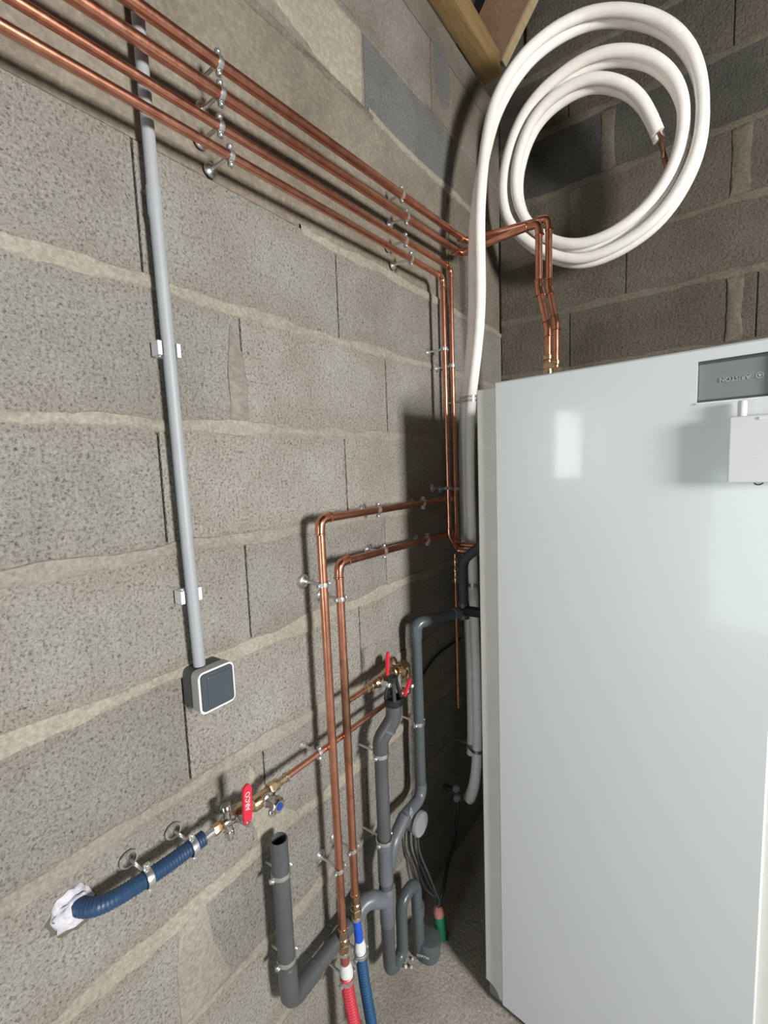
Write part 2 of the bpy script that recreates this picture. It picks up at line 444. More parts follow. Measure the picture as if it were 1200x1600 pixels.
# smeared patches seen on the left wall
mortar_patch(wall_left, 'L', [(-1.222, 1.408), (-1.186, 1.405), (-1.182, 1.47), (-1.190, 1.53), (-1.212, 1.575), (-1.222, 1.50)], M['smooth_grey'])
mortar_patch(wall_left, 'L', [(-1.55, 2.205), (-1.06, 2.178), (-.955, 2.150), (-.803, 2.146), (-.798, 2.308), (-1.55, 2.308)], M['plaster'], .0025)
mortar_patch(wall_left, 'L', [(-1.225, .61), (-1.12, .605), (-1.18, .66), (-1.21, .73), (-1.235, .78), (-1.25, .70)], M['mortar'], .002)
mortar_patch(wall_left, 'L', [(-1.40, .40), (-1.30, .41), (-1.33, .50), (-1.34, .59), (-1.39, .59), (-1.40, .5)], M['mortar'], .002)
mortar_patch(wall_left, 'L', [(-.41, 1.84), (-.36, 1.84), (-.355, 1.98), (-.37, 2.13), (-.40, 2.13)], M['mortar_back'], .002)
mortar_patch(wall_left, 'L', [(-.475, 2.38), (-.43, 2.345), (-.385, 2.38), (-.37, 2.45), (-.39, 2.51), (-.44, 2.54), (-.475, 2.50)], M['block_grey'], .0012)

# back wall
Bk = M['block_back']
zb = .036
back = [(.0, .236, [0, .40, .86, 1.32, 1.78, 2.6]), (.236, .436, [0, .2, .66, 1.12, 1.6, 2.6]), (.436, .636, [0, .42, .9, 1.36, 1.8, 2.6]),
        (.636, .836, [0, .2, .66, 1.12, 1.6, 2.6]), (.836, 1.036, [0, .42, .9, 1.36, 1.8, 2.6]), (1.036, 1.236, [0, .2, .66, 1.12, 1.6, 2.6]),
        (1.236, 1.436, [0, .42, .9, 1.36, 1.8, 2.6]), (1.436, 1.636, [0, .2, .66, 1.12, 1.6, 2.6]),
        (1.636, 1.836, [0, .249, .755, 1.22, 1.7, 2.6]), (1.836, 2.036, [0, .422, .89, 1.35, 1.8, 2.6]),
        (2.036, 2.236, [0, .268, .708, 1.18, 1.65, 2.6]), (2.236, 2.436, [0, .365, .84, 1.3, 1.8, 2.6]),
        (2.436, 2.636, [0, .242, .68, 1.15, 1.6, 2.6])]
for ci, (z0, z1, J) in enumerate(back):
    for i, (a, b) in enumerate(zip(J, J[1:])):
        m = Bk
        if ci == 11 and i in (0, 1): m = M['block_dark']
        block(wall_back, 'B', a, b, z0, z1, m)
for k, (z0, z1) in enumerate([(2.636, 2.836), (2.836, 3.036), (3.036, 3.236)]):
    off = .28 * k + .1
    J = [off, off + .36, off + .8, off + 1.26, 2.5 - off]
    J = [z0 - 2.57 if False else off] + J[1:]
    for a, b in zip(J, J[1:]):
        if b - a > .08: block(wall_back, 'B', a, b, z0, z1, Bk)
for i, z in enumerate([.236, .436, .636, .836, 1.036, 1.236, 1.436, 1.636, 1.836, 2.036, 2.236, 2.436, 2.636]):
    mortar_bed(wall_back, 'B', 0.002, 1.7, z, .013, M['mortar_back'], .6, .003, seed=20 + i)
def vpatch(x, z0, z1, hw):
    mortar_patch(wall_back, 'B', [(x - hw, z0), (x + hw, z0), (x + hw * .8, (z0 + z1) / 2), (x + hw, z1), (x - hw, z1), (x - hw * .9, (z0 + z1) / 2)], M['mortar_back'])
vpatch(.268, 2.045, 2.228, .020); vpatch(.365, 2.245, 2.428, .022); vpatch(.705, 1.645, 1.828, .020)
vpatch(.708, 2.045, 2.228, .024)

# roof: two dark slopes of membrane over the gable, a wall plate and a rafter in view
roof = MB()
xr = XR / 2
roof.prism([(-.3, 2.62), (xr, 4.42 + .3), (XR + .3, 2.62), (XR + .3, 2.72), (xr, 4.85), (-.3, 2.72)], (0, YR - .3, 0), (1, 0, 0), (0, 0, 1), (0, -YR + .55, 0))
struct(roof.obj('ceiling', M['membrane'], smooth=0))
wp = MB(); wp.box((.002, -3.98, 2.590), (.060, -.130, 2.664), .003)
tag(wp.obj('wall_plate', M['wood']), 'golden timber wall plate along the top of the left block wall', 'beam')
rf = MB(); sl = math.radians(52.2); dd = .172
px_, pz_ = .048, 2.666
ux, uz = math.cos(sl), math.sin(sl)
L_ = 2.02
rf.prism([(px_, pz_), (px_ + ux * L_, pz_ + uz * L_), (px_ + ux * L_ - uz * dd, pz_ + uz * L_ + ux * dd * .2), (px_ - uz * dd, pz_ + ux * dd)],
         (0, -.103, 0), (1, 0, 0), (0, 0, 1), (0, .032, 0))
rafter = tag(rf.obj('rafter', M['wood_brown'], smooth=0), 'brown sloping rafter with underside coloured as lit beside the back wall', 'beam')

ed = MB()  # strip under the rafter; its pale colour paints the light from below
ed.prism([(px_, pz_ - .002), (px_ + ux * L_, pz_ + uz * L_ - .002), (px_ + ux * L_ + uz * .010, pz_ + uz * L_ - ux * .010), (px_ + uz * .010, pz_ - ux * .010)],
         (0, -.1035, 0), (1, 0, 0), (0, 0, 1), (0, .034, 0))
child(ed.obj('lit_underside', M['wood_lit'], smooth=0, label='rafter underside painted pale as if lit from below'), rafter)

# frames behind the camera: two windows and the made-up rear glow opening
def frame(name, c0, c1, axis, t=.05, pane=True):
    mb = MB(); (a0, z0), (a1, z1) = c0, c1
    def bx(p, q):
        if axis[0] == 'x': mb.box((axis[1] - .025, p[0], p[1]), (axis[1] + .025, q[0], q[1]), .003)
        else: mb.box((p[0], axis[1] - .025, p[1]), (q[0], axis[1] + .025, q[1]), .003)
    bx((a0, z0), (a0 + t, z1)); bx((a1 - t, z0), (a1, z1)); bx((a0 + t, z1 - t), (a1 - t, z1))
    if pane: bx((a0 + t, z0), (a1 - t, z0 + t))
    return struct(mb.obj(name, M['white'], smooth=0))
frame('window_1', (WIN_L['y0'], WIN_L['z0']), (WIN_L['y1'], WIN_L['z1']), ('x', -.035), .012)
frame('window_2', (DOOR_R['y0'], DOOR_R['z0']), (DOOR_R['y1'], DOOR_R['z1']), ('x', XR + .06), .04)
frame('added_rear_frame', (REAR_GLOW['x0'], .0), (REAR_GLOW['x1'], REAR_GLOW['z1']), ('y', YR - .06), .05, False)

# ------------------------------------------------------------------ copper pipes
def elbow_part(parent, pts, r, m=None):
    """solder elbow: sleeve along pts (already an arc with straight sockets) with beads at both ends"""
    m = m or M['copper_fit']
    P = [Vector(p) for p in pts]
    d0 = (P[0] - P[1]).normalized(); d1 = (P[-1] - P[-2]).normalized(); s = r * 2.1
    path = [P[0] + d0 * s, P[0] + d0 * (s - .001), P[0] + d0 * (s - r * .35), P[0] + d0 * (s - r * .5), P[0] + d0 * r * .2] + P + \
           [P[-1] + d1 * r * .2, P[-1] + d1 * (s - r * .5), P[-1] + d1 * (s - r * .35), P[-1] + d1 * (s - .001), P[-1] + d1 * s]
    e = [r * 1.05, r * 1.34, r * 1.34, r * 1.12, r * 1.15]
    return MB().sweep(path, e + [r * 1.15] * len(P) + e[::-1], 16).obj('elbow', m, parent)

def pipe_run(name, label, pts, r, bends, parent=None, m=None, ends=(), group=None, cat='pipe', fit=True, seg=16):
    m = m or M['copper']
    P = [Vector(p) for p in pts]
    t = thing(name, label, cat, P[0], group) if parent is None else parent
    cur = P[0]
    for i in range(1, len(P) - 1):
        b = bends[i - 1] if isinstance(bends, (list, tuple)) else bends
        a = arc(P[i - 1], P[i], P[i + 1], b)
        MB().sweep([cur, a[0]], r, seg).obj('tube', m, t)
        if fit: elbow_part(t, a, r)
        else: MB().sweep(a, r, seg).obj('bend', m, t)
        cur = a[-1]
    MB().sweep([cur, P[-1]], r, seg).obj('tube', m, t)
    return t

G_RUN = 'copper pipes along the top of the left wall'
pA = pipe_run('copper_pipe', 'thick copper pipe, topmost of four on the left wall, ending on the heat pump',
     [(.05, -2.28, 1.893), (.05, -.393, 1.984), (.286, -.362, 1.982), (.286, -.362, 1.80), (.306, -.362, 1.70), (.306, -.362, 1.57)],
     .0092, [.014, .014, .02, .02], group=None)
pB = pipe_run('copper_pipe', 'thick copper pipe, second from top on the left wall, ending on the heat pump',
     [(.05, -2.28, 1.853), (.05, -.428, 1.936), (.285, -.444, 1.938), (.285, -.444, 1.775), (.309, -.444, 1.665), (.309, -.444, 1.57)],
     .0092, [.014, .014, .02, .02])
pC = pipe_run('copper_pipe', 'thin copper pipe, third from the top on the left wall, turning down nearest the corner',
     [(.053, -2.28, 1.816), (.053, -.500, 1.872), (.053, -.500, 1.078), (.262, -.49, 1.074)], .0068, [.014, .012])
pD = pipe_run('copper_pipe', 'thin copper pipe, lowest of four on the left wall, turning down left of its twin',
     [(.055, -2.28, 1.782), (.055, -.550, 1.832), (.055, -.545, 1.11), (.066, -.515, 1.062), (.262, -.512, 1.058)], .0070, [.014, .03, .012])
for t, x, y in ((pA, .306, -.362), (pB, .309, -.444)):
    MB().lathe([(.0098, .012), (.0125, .01), (.0125, 0), (.0105, -.002)], (x, y, 1.586), (0, 0, 1), 16).obj('brass_collar', M['brass'], t)
    MB().lathe([(.0145, 0), (.0158, .002), (.0158, .015), (.0145, .017)], (x, y, 1.560), (0, 0, 1), 6).obj('brass_nut', M['brass'], t, 20)
    MB().lathe([(.0125, 0), (.0125, .070), (.0145, .072), (.0145, .084)], (x, y, 1.476), (0, 0, 1), 16).obj('brass_tail', M['brass'], t)

pE = pipe_run('copper_pipe', 'copper pipe with its elbow higher and further left, feeding the red tube',
     [(.030, -.475, 1.2145), (.060, -1.078, 1.221), (.060, -1.072, .30)], .0085, [.014])
pF = pipe_run('copper_pipe', 'copper pipe with its elbow lower and further right, feeding the blue tube',
     [(.030, -.475, 1.1085), (.060, -1.030, 1.124), (.060, -1.028, .345)], .0085, [.014])
MB().sweep([(.060, -1.0295, .92), (.060, -1.029, .90), (.060, -1.0287, .70), (.060, -1.0285, .68)], [.0086, .0089, .0089, .0086], 16).obj('scorched_length', M['copper_burnt'], pF,
     label='scorched dark stretch of copper pipe')
for t, y, z in ((pE, -1.072, .300), (pF, -1.028, .345)):
    MB().lathe([(.0088, .034), (.0108, .033), (.0108, .026), (.0095, .024), (.0095, .012), (.011, .010), (.011, 0)], (.06, y, z - .006), (0, 0, 1), 18).obj('brass_socket', M['brass'], t)
    MB().lathe([(.0125, 0), (.0135, .002), (.0135, .018), (.0125, .020)], (.06, y, z - .026), (0, 0, 1), 6).obj('brass_nut', M['brass'], t, 20)
    MB().lathe([(.0115, 0), (.0118, .008)], (.06, y, z - .034), (0, 0, 1), 16).obj('steel_collar', M['steel'], t)

# red and blue tubes under them
def corrugated(path, r, pitch, amp, seg=16):
    P = [Vector(p) for p in path]; d = [0]
    for a, b in zip(P, P[1:]): d.append(d[-1] + (b - a).length)
    out = []; rad = []; n = int(d[-1] / (pitch / 2)); j = 0
    for i in range(n + 1):
        s = d[-1] * i / n
        while j < len(d) - 2 and d[j + 1] < s: j += 1
        f = (s - d[j]) / max(1e-9, d[j + 1] - d[j]); out.append(P[j].lerp(P[j + 1], f))
        rad.append(r + amp * (1 if i % 2 else -1))
    return MB().sweep(out, rad, seg)
t = thing('red_tube', 'red sleeved heating tube with white tape below the left copper pipe', 'tube', (.07, -1.075, 0))
MB().sweep([(.060, -1.0715, .267), (.063, -1.072, .228)], .0092, 16).obj('inner_tube', M['red_dull'], t)
corrugated(spline([(.063, -1.072, .232), (.070, -1.075, .18), (.082, -1.075, .12), (.095, -1.078, .06), (.11, -1.08, -.0)]), .0130, .006, .0006).obj('sleeve', M['red_tube'], t)
MB().sweep([(.062, -1.072, .244), (.063, -1.072, .236), (.064, -1.072, .226), (.065, -1.072, .215)], [.0100, .0128, .0144, .0136], 16).obj('white_tape', M['tape'], t)
t = thing('blue_tube', 'dark blue sleeved tube with white tape below the right copper pipe', 'tube', (.07, -1.02, 0))
MB().sweep([(.060, -1.028, .312), (.065, -1.026, .24)], .0094, 16).obj('inner_tube', M['blue_pex'], t)
corrugated(spline([(.065, -1.026, .242), (.072, -1.027, .18), (.082, -1.028, .12), (.092, -1.028, .06), (.10, -1.03, 0)]), .0124, .006, .0005).obj('sleeve', M['blue_tube'], t)
MB().sweep([(.0640, -1.026, .258), (.0645, -1.026, .25), (.065, -1.026, .243), (.066, -1.026, .230)], [.0098, .0120, .0138, .0130], 16).obj('white_tape', M['tape'], t)

# pipe clips -----------------------------------------------------------------
def pipe_clip(c, axis, r, label, group=None, plate=.0115, ear=.010, wall_d=None, tw=.0042, name='pipe_clip'):
    """split steel ring on a stud from the left wall; axis 'y' or 'z' = pipe direction"""
    x, y, z = c
    t = thing(name, label, 'clip', (0.0, y, z), group)
    A = Vector((0, 1, 0)) if axis == 'y' else Vector((0, 0, 1))
    E_ = Vector((0, 0, 1)) if axis == 'y' else Vector((0, 1, 0))
    o = Vector(c); w = tw
    MB().lathe([(r + .0004, -w), (r + .0020, -w), (r + .0024, 0), (r + .0020, w), (r + .0004, w)], o, A, 22, closed=True).obj('ring', M['steel'], t)
    if x - r > .012:
        MB().lathe([(.0030, 0), (.0030, x - r - .001)], (0.002, y, z), (1, 0, 0), 10).obj('stud', M['steel'], t)
        MB().lathe([(plate, 0.0), (plate * 1.03, .0022), (plate * .95, .0036), (plate * .80, .0024), (plate * .5, .0028), (.0050, .0045), (.0050, .0085)], (0.0005, y, z), (1, 0, 0), 20).obj('wall_plate', M['steel'], t)
    for s in (1, -1):
        mb = MB(); p = o + E_ * s * (r + .0015)
        q = p + E_ * s * ear
        hw = A * w; th = Vector((.0011, 0, 0))
        for off in (-.0018, .0018):
            k = Vector((off, 0, 0)); c4 = [p - hw, p + hw, q + hw, q - hw]
            mb.add([v + k - th * .6 for v in c4] + [v + k + th * .6 for v in c4], [(0, 1, 2, 3), (7, 6, 5, 4), (0, 4, 5, 1), (1, 5, 6, 2), (2, 6, 7, 3), (3, 7, 4, 0)])
        mb.obj('ear', M['steel'], t, 0)
        MB().lathe([(.0020, -.0045), (.0020, .0028), (.0034, .0028), (.0034, .0050), (.0022, .0058)], p + E_ * s * ear * .58, (1, 0, 0), 10).obj('screw', M['steel'], t)
    return t
def on(y, p0, p1):
    f = (y - p0[1]) / (p1[1] - p0[1]); return tuple(p0[i] + (p1[i] - p0[i]) * f for i in range(3))
A0, A1 = (.05, -2.28, 1.893), (.05, -.393, 1.984); B0, B1 = (.05, -2.28, 1.853), (.05, -.428, 1.936)
C0, C1 = (.053, -2.28, 1.816), (.053, -.50, 1.872); D0, D1 = (.055, -2.28, 1.782), (.055, -.55, 1.832)
E0, E1 = (.030, -.475, 1.2145), (.060, -1.078, 1.221); F0, F1 = (.030, -.475, 1.1085), (.060, -1.030, 1.124)
for pos, ys in (('near the grey conduit', (-1.236, -1.236, -1.243, -1.229)), ('near the corner', (-.738, -.720, -.730, -.712))):
    for nm, r, (p0, p1), y in zip(('topmost', 'second', 'third', 'lowest'), (.0092, .0092, .0068, .0070), ((A0, A1), (B0, B1), (C0, C1), (D0, D1)), ys):
        pipe_clip(on(y, p0, p1), 'y', r, 'steel clip on the %s of four upper wall pipes, %s' % (nm, pos), ear=.008)
for y, pos in ((-.878, 'midway along'), (-.66, 'at the shaded far end of')):
    pipe_clip(on(y, E0, E1), 'y', .0085, 'steel clip %s the upper level pipe of the elbowed pair' % pos, ear=.007)
    pipe_clip(on(y + .016, F0, F1), 'y', .0085, 'steel clip %s the lower level pipe of the elbowed pair' % pos, ear=.007)
pipe_clip((.060, -1.0772, 1.090), 'z', .0085, 'steel clip with round wall plate high on the left elbowed copper pipe', ear=.008, plate=.0145)
pipe_clip((.060, -1.0295, 1.049), 'z', .0085, 'steel clip just under the elbow of the right elbowed copper pipe', ear=.008)
pipe_clip((.060, -1.0734, .468), 'z', .0085, 'steel clip with round wall plate low on the left elbowed copper pipe', ear=.008, plate=.0135)
pipe_clip((.060, -1.0285, .480), 'z', .0085, 'steel clip low on the right elbowed copper pipe', ear=.008)
pipe_clip((.0645, -1.072, .208), 'z', .0142, 'steel clip around the red tube below its white tape', ear=.008)
pipe_clip((.0662, -1.026, .226), 'z', .0136, 'steel clip around the blue tube below its white tape', ear=.008)
pipe_clip((.055, -.549, 1.640), 'z', .0070, 'steel clip on the left one of the thin drop pipes, upper', ear=.007)
pipe_clip((.053, -.500, 1.602), 'z', .0068, 'steel clip on the right one of the thin drop pipes, upper', ear=.006)
pipe_clip((.055, -.5465, 1.250), 'z', .0070, 'lower steel clip, shaded, on the left one of two thin drop pipes', ear=.007)
pipe_clip((.053, -.500, 1.244), 'z', .0068, 'lower steel clip, shaded, on the right one of two thin drop pipes', ear=.006)

# short copper discharge tube in the gap
t = thing('discharge_tube', 'short open ended copper tube hanging in the gap beside the heat pump', 'pipe', (.06, -.522, .57))
MB().sweep([(.060, -.522, 1.052), (.060, -.522, .575)], .0042, 12).obj('tube', M['copper'], t)
MB().sweep([(.060, -.522, .605), (.060, -.522, .572)], .0050, 12).obj('sleeve', M['copper_fit'], t)
MB().lathe([(.0045, 0), (.0065, .002), (.0065, .012), (.0046, .016), (.0046, .028), (.0070, .030), (.0070, .042), (.0048, .046), (.0048, .055), (.0064, .057), (.0064, .068), (.0045, .072)],
           (.060, -.522, .968), (0, 0, 1), 12).obj('brass_fitting', M['brass'], t)

# ------------------------------------------------------------------ insulated line set coiled on the back wall
hose_pts = [(.060, -.455, .232), (.074, -.45, .262), (.084, -.45, .335), (.092, -.45, .465), (.089, -.45, .63), (.084, -.45, .813), (.084, -.45, .93), (.080, -.45, 1.10), (.077, -.45, 1.27),
        (.079, -.45, 1.45), (.089, -.452, 1.51), (.098, -.458, 1.565), (.115, -.468, 1.63), (.130, -.478, 1.71), (.140, -.488, 1.79), (.143, -.498, 1.88), (.142, -.50, 1.99), (.147, -.488, 2.085),
        (.150, -.462, 2.195)]
def plane_y(z): return -.15 - .17 * (z - 1.9) / .65
coil_px = [  # x,z on the plane y=-.2 as seen, re-spaced onto the leaning plane of the coil
 (.056, 2.456, -.43), (.087, 2.504, -.40), (.131, 2.545, -.37), (.182, 2.572, -.345), (.252, 2.589, -.33), (.333, 2.577, None), (.377, 2.562, None), (.444, 2.526, None), (.505, 2.48, None), (.559, 2.419, None), (.594, 2.357, None),
 (.614, 2.289, None), (.623, 2.229, None), (.623, 2.175, None), (.619, 2.128, None), (.608, 2.085, None), (.588, 2.042, None), (.561, 1.999, None), (.525, 1.961, None), (.474, 1.934, None), (.414, 1.915, None), (.351, 1.908, None),
 (.303, 1.922, None), (.245, 1.948, None), (.179, 2.004, None), (.127, 2.063, None), (.106, 2.101, None), (.092, 2.153, None), (.090, 2.207, None), (.097, 2.275, None), (.126, 2.350, None),
 (.163, 2.40, None), (.21, 2.433, None), (.268, 2.451, None), (.334, 2.460, None), (.378, 2.455, None), (.443, 2.428, None), (.494, 2.393, None), (.534, 2.346, None), (.562, 2.298, None), (.58, 2.245, None), (.584, 2.193, None),
 (.579, 2.141, None), (.567, 2.094, None), (.544, 2.051, None), (.512, 2.009, None), (.458, 1.975, None), (.399, 1.956, None), (.334, 1.952, None), (.273, 1.975, None), (.217, 2.015, None), (.173, 2.065, None),
 (.147, 2.117, None), (.130, 2.175, None), (.131, 2.234, None), (.146, 2.291, None), (.166, 2.330, None), (.189, 2.371, None), (.235, 2.395, None), (.285, 2.408, None), (.335, 2.404, None), (.362, 2.397, None), (.409, 2.371, None),
 (.452, 2.335, None), (.485, 2.287, None), (.507, 2.235, None), (.525, 2.182, None)]
CX, CY, CZ = 0.68816, -1.70837, 1.32018
def lean(x, z, y=None):
    """slide a point of the plane y=-.2 along its sight line onto the coil's leaning plane (or a given y)"""
    def at(yy):
        s = (yy - CY) / (-.2 - CY); return CX + (x - CX) * s, CZ + (z - CZ) * s
    if y is None:
        y = -.2
        for _ in range(12): y = plane_y(at(y)[1])
    a, c = at(y); return (a, y, c)
full = [Vector(p) for p in hose_pts] + [Vector(lean(*p)) for p in coil_px]
def smooth(P, k=2):
    for _ in range(k): P = [P[0]] + [(P[i - 1] + 2 * P[i] + P[i + 1]) / 4 for i in range(1, len(P) - 1)] + [P[-1]]
    return P
full = smooth(full, 1)
hr = .0148
front = spline(full, 5)
n = len(front)
# the twin tube lies behind: beside it on the wall, deeper on the coil
def twin(i):
    t = i / (n - 1); f = min(1, max(0, (t - .17) / .07)); f = f * f * (3 - 2 * f)
    return Vector((-.028, .0165, -.001)).lerp(Vector((0, .0295, -.005)), f)
back_path = [p + twin(i) for i, p in enumerate(front)]
t = thing('insulated_line_set', 'pair of white foam insulated lines rising beside the heat pump into a hanging coil', 'hose', (.07, -.45, .22))
cut = 11
MB().sweep(front, [hr + .0045 * max(0, 1 - i / 16) for i in range(n)], 18).obj('line', M['foam'], t)
MB().sweep(back_path[cut:], hr, 18).obj('line', M['foam'], t)
e0, e1 = front[-1], (front[-1] - front[-3]).normalized()
f0 = back_path[-1]
for p, r, k in ((e0, .0042, 1), (f0, .0058, 1.35)):
    MB().sweep(spline([p - e1 * .01, p + e1 * .015, p + e1 * .04 * k + Vector((-.003, 0, -.006)), p + e1 * .055 * k + Vector((-.008, 0, -.012))], 4), r, 12).obj('copper_end', M['copper_burnt'], t)
MB().sweep(spline([e0 - e1 * .01, e0 + e1 * .02 + Vector((.006, 0, 0)), e0 + e1 * .035 + Vector((.010, 0, .004))], 4), .002, 8).obj('wire_end', M['copper_burnt'], t)
MB().sweep([hose_pts[0], Vector(hose_pts[0]) + Vector((-.006, -.002, -.010))], [.0196, .0175], 18).obj('cut_end', M['foam'], t)

def pair_clip(z, label, hp, thick=.0055):
    t = thing('hose_clip', label, 'clip', (0, hp.y + .02, z))
    a = hp; b = hp + Vector((-.028, .0165, 0)); d = (b - a).normalized(); nrm = Vector((-d.y, d.x, 0))
    R1 = hr + .001; R2 = hr + .0026
    def stadium(R):
        pts = []
        for cpt, s in ((a, -1), (b, 1)):
            for i in range(11):
                th = -PI / 2 + PI * i / 10
                pts.append(cpt + (d * math.cos(th) * s + nrm * math.sin(th) * s) * R)
        return pts
    for k, dz in enumerate((thick, -thick)):
        o, i_ = stadium(R2), stadium(R1); N = len(o); vs = []; fs = []
        for ring, zz in ((o, z + dz - .0035), (o, z + dz + .0035), (i_, z + dz + .0035), (i_, z + dz - .0035)):
            vs += [Vector((p.x, p.y, zz)) for p in ring]
        for q in range(4):
            for j in range(N): fs.append((q * N + j, q * N + (j + 1) % N, ((q + 1) % 4) * N + (j + 1) % N, ((q + 1) % 4) * N + j))
        MB().add(vs, fs).obj('band', M['steel'], t)
    s = b + nrm * 0 + d * hr
    MB().lathe([(.003, 0), (.003, max(.01, b.x - hr))], (0.001, b.y, z - .002), (1, 0, 0), 10).obj('stud', M['steel'], t)
    return t
def hose_at(z):
    for p, q in zip(front, front[1:]):
        if p.z <= z <= q.z: return p.lerp(q, (z - p.z) / (q.z - p.z))
pair_clip(1.508, 'double steel clip around the white lines level with the heat pump top', hose_at(1.508))
pair_clip(.402, 'steel clip around the white lines near their lower end', hose_at(.402), .002)
pair_clip(.945, 'steel clip around the white lines behind the dark sleeve', hose_at(.945), .002)

# dark foam sleeve with its tee in the gap
t = thing('dark_foam_sleeve', 'charcoal foam sleeved drain pipe bending into the side of the heat pump', 'pipe', (.125, -.60, .91))
MB().sweep(fillet([(.125, -.600, .905), (.125, -.600, 1.055), (.205, -.612, 1.118), (.262, -.625, 1.135)], [.05, .05], 8), .0135, 16).obj('sleeve', M['foam_dark'], t)
MB().sweep([(.125, -.600, .935), (.125, -.600, .890)], [.0150, .0150], 16).obj('tee', M['pvc'], t)
MB().sweep([(.125, -.602, .913), (.258, -.632, .928)], .0140, 16).obj('branch', M['black'], t)
# copper stubs and brass fitting entering the heat pump side
t = thing('side_fitting', 'brass threaded fitting on the side of the heat pump behind the dark sleeve', 'fitting', (.26, -.53, 1.02))
MB().lathe([(.007, 0), (.0095, .002), (.0095, .02), (.0075, .022), (.0075, .045), (.0095, .047), (.0095, .06), (.007, .062), (.007, .10)], (.262, -.55, 1.028), (-1, 0, -.05), 14).obj('body', M['brass'], t)

# ------------------------------------------------------------------ heat pump
UX, UY, UR = .305, -.797, -math.radians(5)
unit = thing('heat_pump', 'tall white floor standing heat pump cabinet at the right', 'appliance', (UX, UY, 0), rz=UR)
bpy.context.view_layer.update()
def upart(mb, name, m, sm=35, label=None, parent=None):
    o = mb.obj(name, m, None, sm, label); o.parent = parent or unit; return o
DW, DZ0, DZ1, DT = .458, .024, 1.484, .0105
# door with the display recess
mb = MB()
hx0, hx1, hz0, hz1 = .350, .446, 1.401, 1.464
def quad_hole(y, rev=False):
    vs = [(0, y, DZ0), (DW, y, DZ0), (DW, y, DZ1), (0, y, DZ1), (hx0, y, hz0), (hx1, y, hz0), (hx1, y, hz1), (hx0, y, hz1)]
    return vs
b_ = .003
vs = quad_hole(0); vs[0] = (b_, 0, DZ0 + b_); vs[1] = (DW - b_, 0, DZ0 + b_); vs[2] = (DW - b_, 0, DZ1 - b_); vs[3] = (b_, 0, DZ1 - b_)
vs += [(0, b_, DZ0), (DW, b_, DZ0), (DW, b_, DZ1), (0, b_, DZ1), (0, DT, DZ0), (DW, DT, DZ0), (DW, DT, DZ1), (0, DT, DZ1)]
vs += [(hx0, .0095, hz0), (hx1, .0095, hz0), (hx1, .0095, hz1), (hx0, .0095, hz1)]
fs = []
for i in range(4):
    j = (i + 1) % 4
    fs += [(i, j, 4 + j, 4 + i), (i, j, 8 + j, 8 + i), (8 + i, 8 + j, 12 + j, 12 + i), (4 + i, 4 + j, 16 + j, 16 + i)]
fs += [(12, 13, 14, 15), (16, 17, 18, 19)]
mb.add(vs, fs)
door = upart(mb, 'door', M['unit'], 0)
# body
mb = MB(); mb.box((-.048, DT, .050), (.478, .56, 1.476), .003)
upart(mb, 'body', M['unit_side'], 0)
mb = MB()
pr_ = [(-.046, 0)] + [(.474, 0), (.474, .062), (-.046, .062)]
mb.box((-.044, DT + .008, .001), (.475, .55, .052), .004)
upart(mb, 'plinth', M['unit_foot'], 0)
sk = [(-.0475, .052)] + [(-.0475 + .036 * math.sin(PI / 2 * k / 6), .020 + .028 * math.cos(PI / 2 * k / 6)) for k in range(7)] + [(.4775, .020), (.4775, .052)]
upart(MB().prism(sk, (0, DT, 0), (1, 0, 0), (0, 0, 1), (0, .003, 0)), 'skirt', M['unit_side'], 0)
# knock-out circles pressed into the front edge of the body
for z in (1.423, 1.373, 1.323, 1.274, 1.223, 1.172):
    upart(MB().lathe([(.0175, -.0004), (.0181, .0007), (.0189, .0007), (.0195, -.0004)], (-.014, DT + .0002, z), (0, -1, 0), 30, closed=True), 'knockout', M['unit_side'])
# display
disp = upart(MB().box((hx0 + .0015, .0052, hz0 + .0015), (hx1 - .0015, .0093, hz1 - .0015), .0012), 'display', M['panel'], 0)
upart(MB().box((hx0 + .001, .0035, hz1 - .0048), (hx1 - .001, .0090, hz1 - .0008), .0006), 'display_edge', M['panel_dark'], 0)
upart(MB().box((hx0 + .001, .0040, hz0 + .0008), (hx1 - .001, .0090, hz0 + .0038), .0006), 'display_edge', M['panel_dark'], 0)
upart(MB().box((hx0 - .001, -.0016, hz0 - .0035), (hx1 + .001, .003, hz0 - .0004), .0008), 'display_rim', M['white'], 0)
cx, cz = .4005, 1.4325
upart(text_mb('ARISTON', .0090, (cx - .004, .0046, cz), (-1, 0, 0), (0, 0, -1), (0, -1, 0), .0006), 'lettering', M['print_dim'], 0, 'pale upside-down lettering ARISTON')
hexr = []
for k in range(6): hexr.append((math.cos(PI / 6 + PI / 3 * k), math.sin(PI / 6 + PI / 3 * k)))
mb = MB(); oo = Vector((cx + .0255, .0046, cz)); vs = []
for rr in (.0050, .0040): vs += [oo + Vector((a * rr, 0, b * rr)) for a, b in hexr]
mb.add(vs, [(k, (k + 1) % 6, 6 + (k + 1) % 6, 6 + k) for k in range(6)])
a, b = Vector((0, 0, -.0026)), Vector((.0022, 0, .0016)); c_ = Vector((-.0022, 0, .0016))
mb.add([oo + a, oo + b, oo + c_], [(0, 1, 2)])
upart(mb, 'emblem', M['print_dim'], 0, 'pale hexagonal emblem')
upart(MB().box((.4620, DT - .004, .858), (.4680, DT + .001, .880), .0008), 'latch', M['panel_dark'], 0)

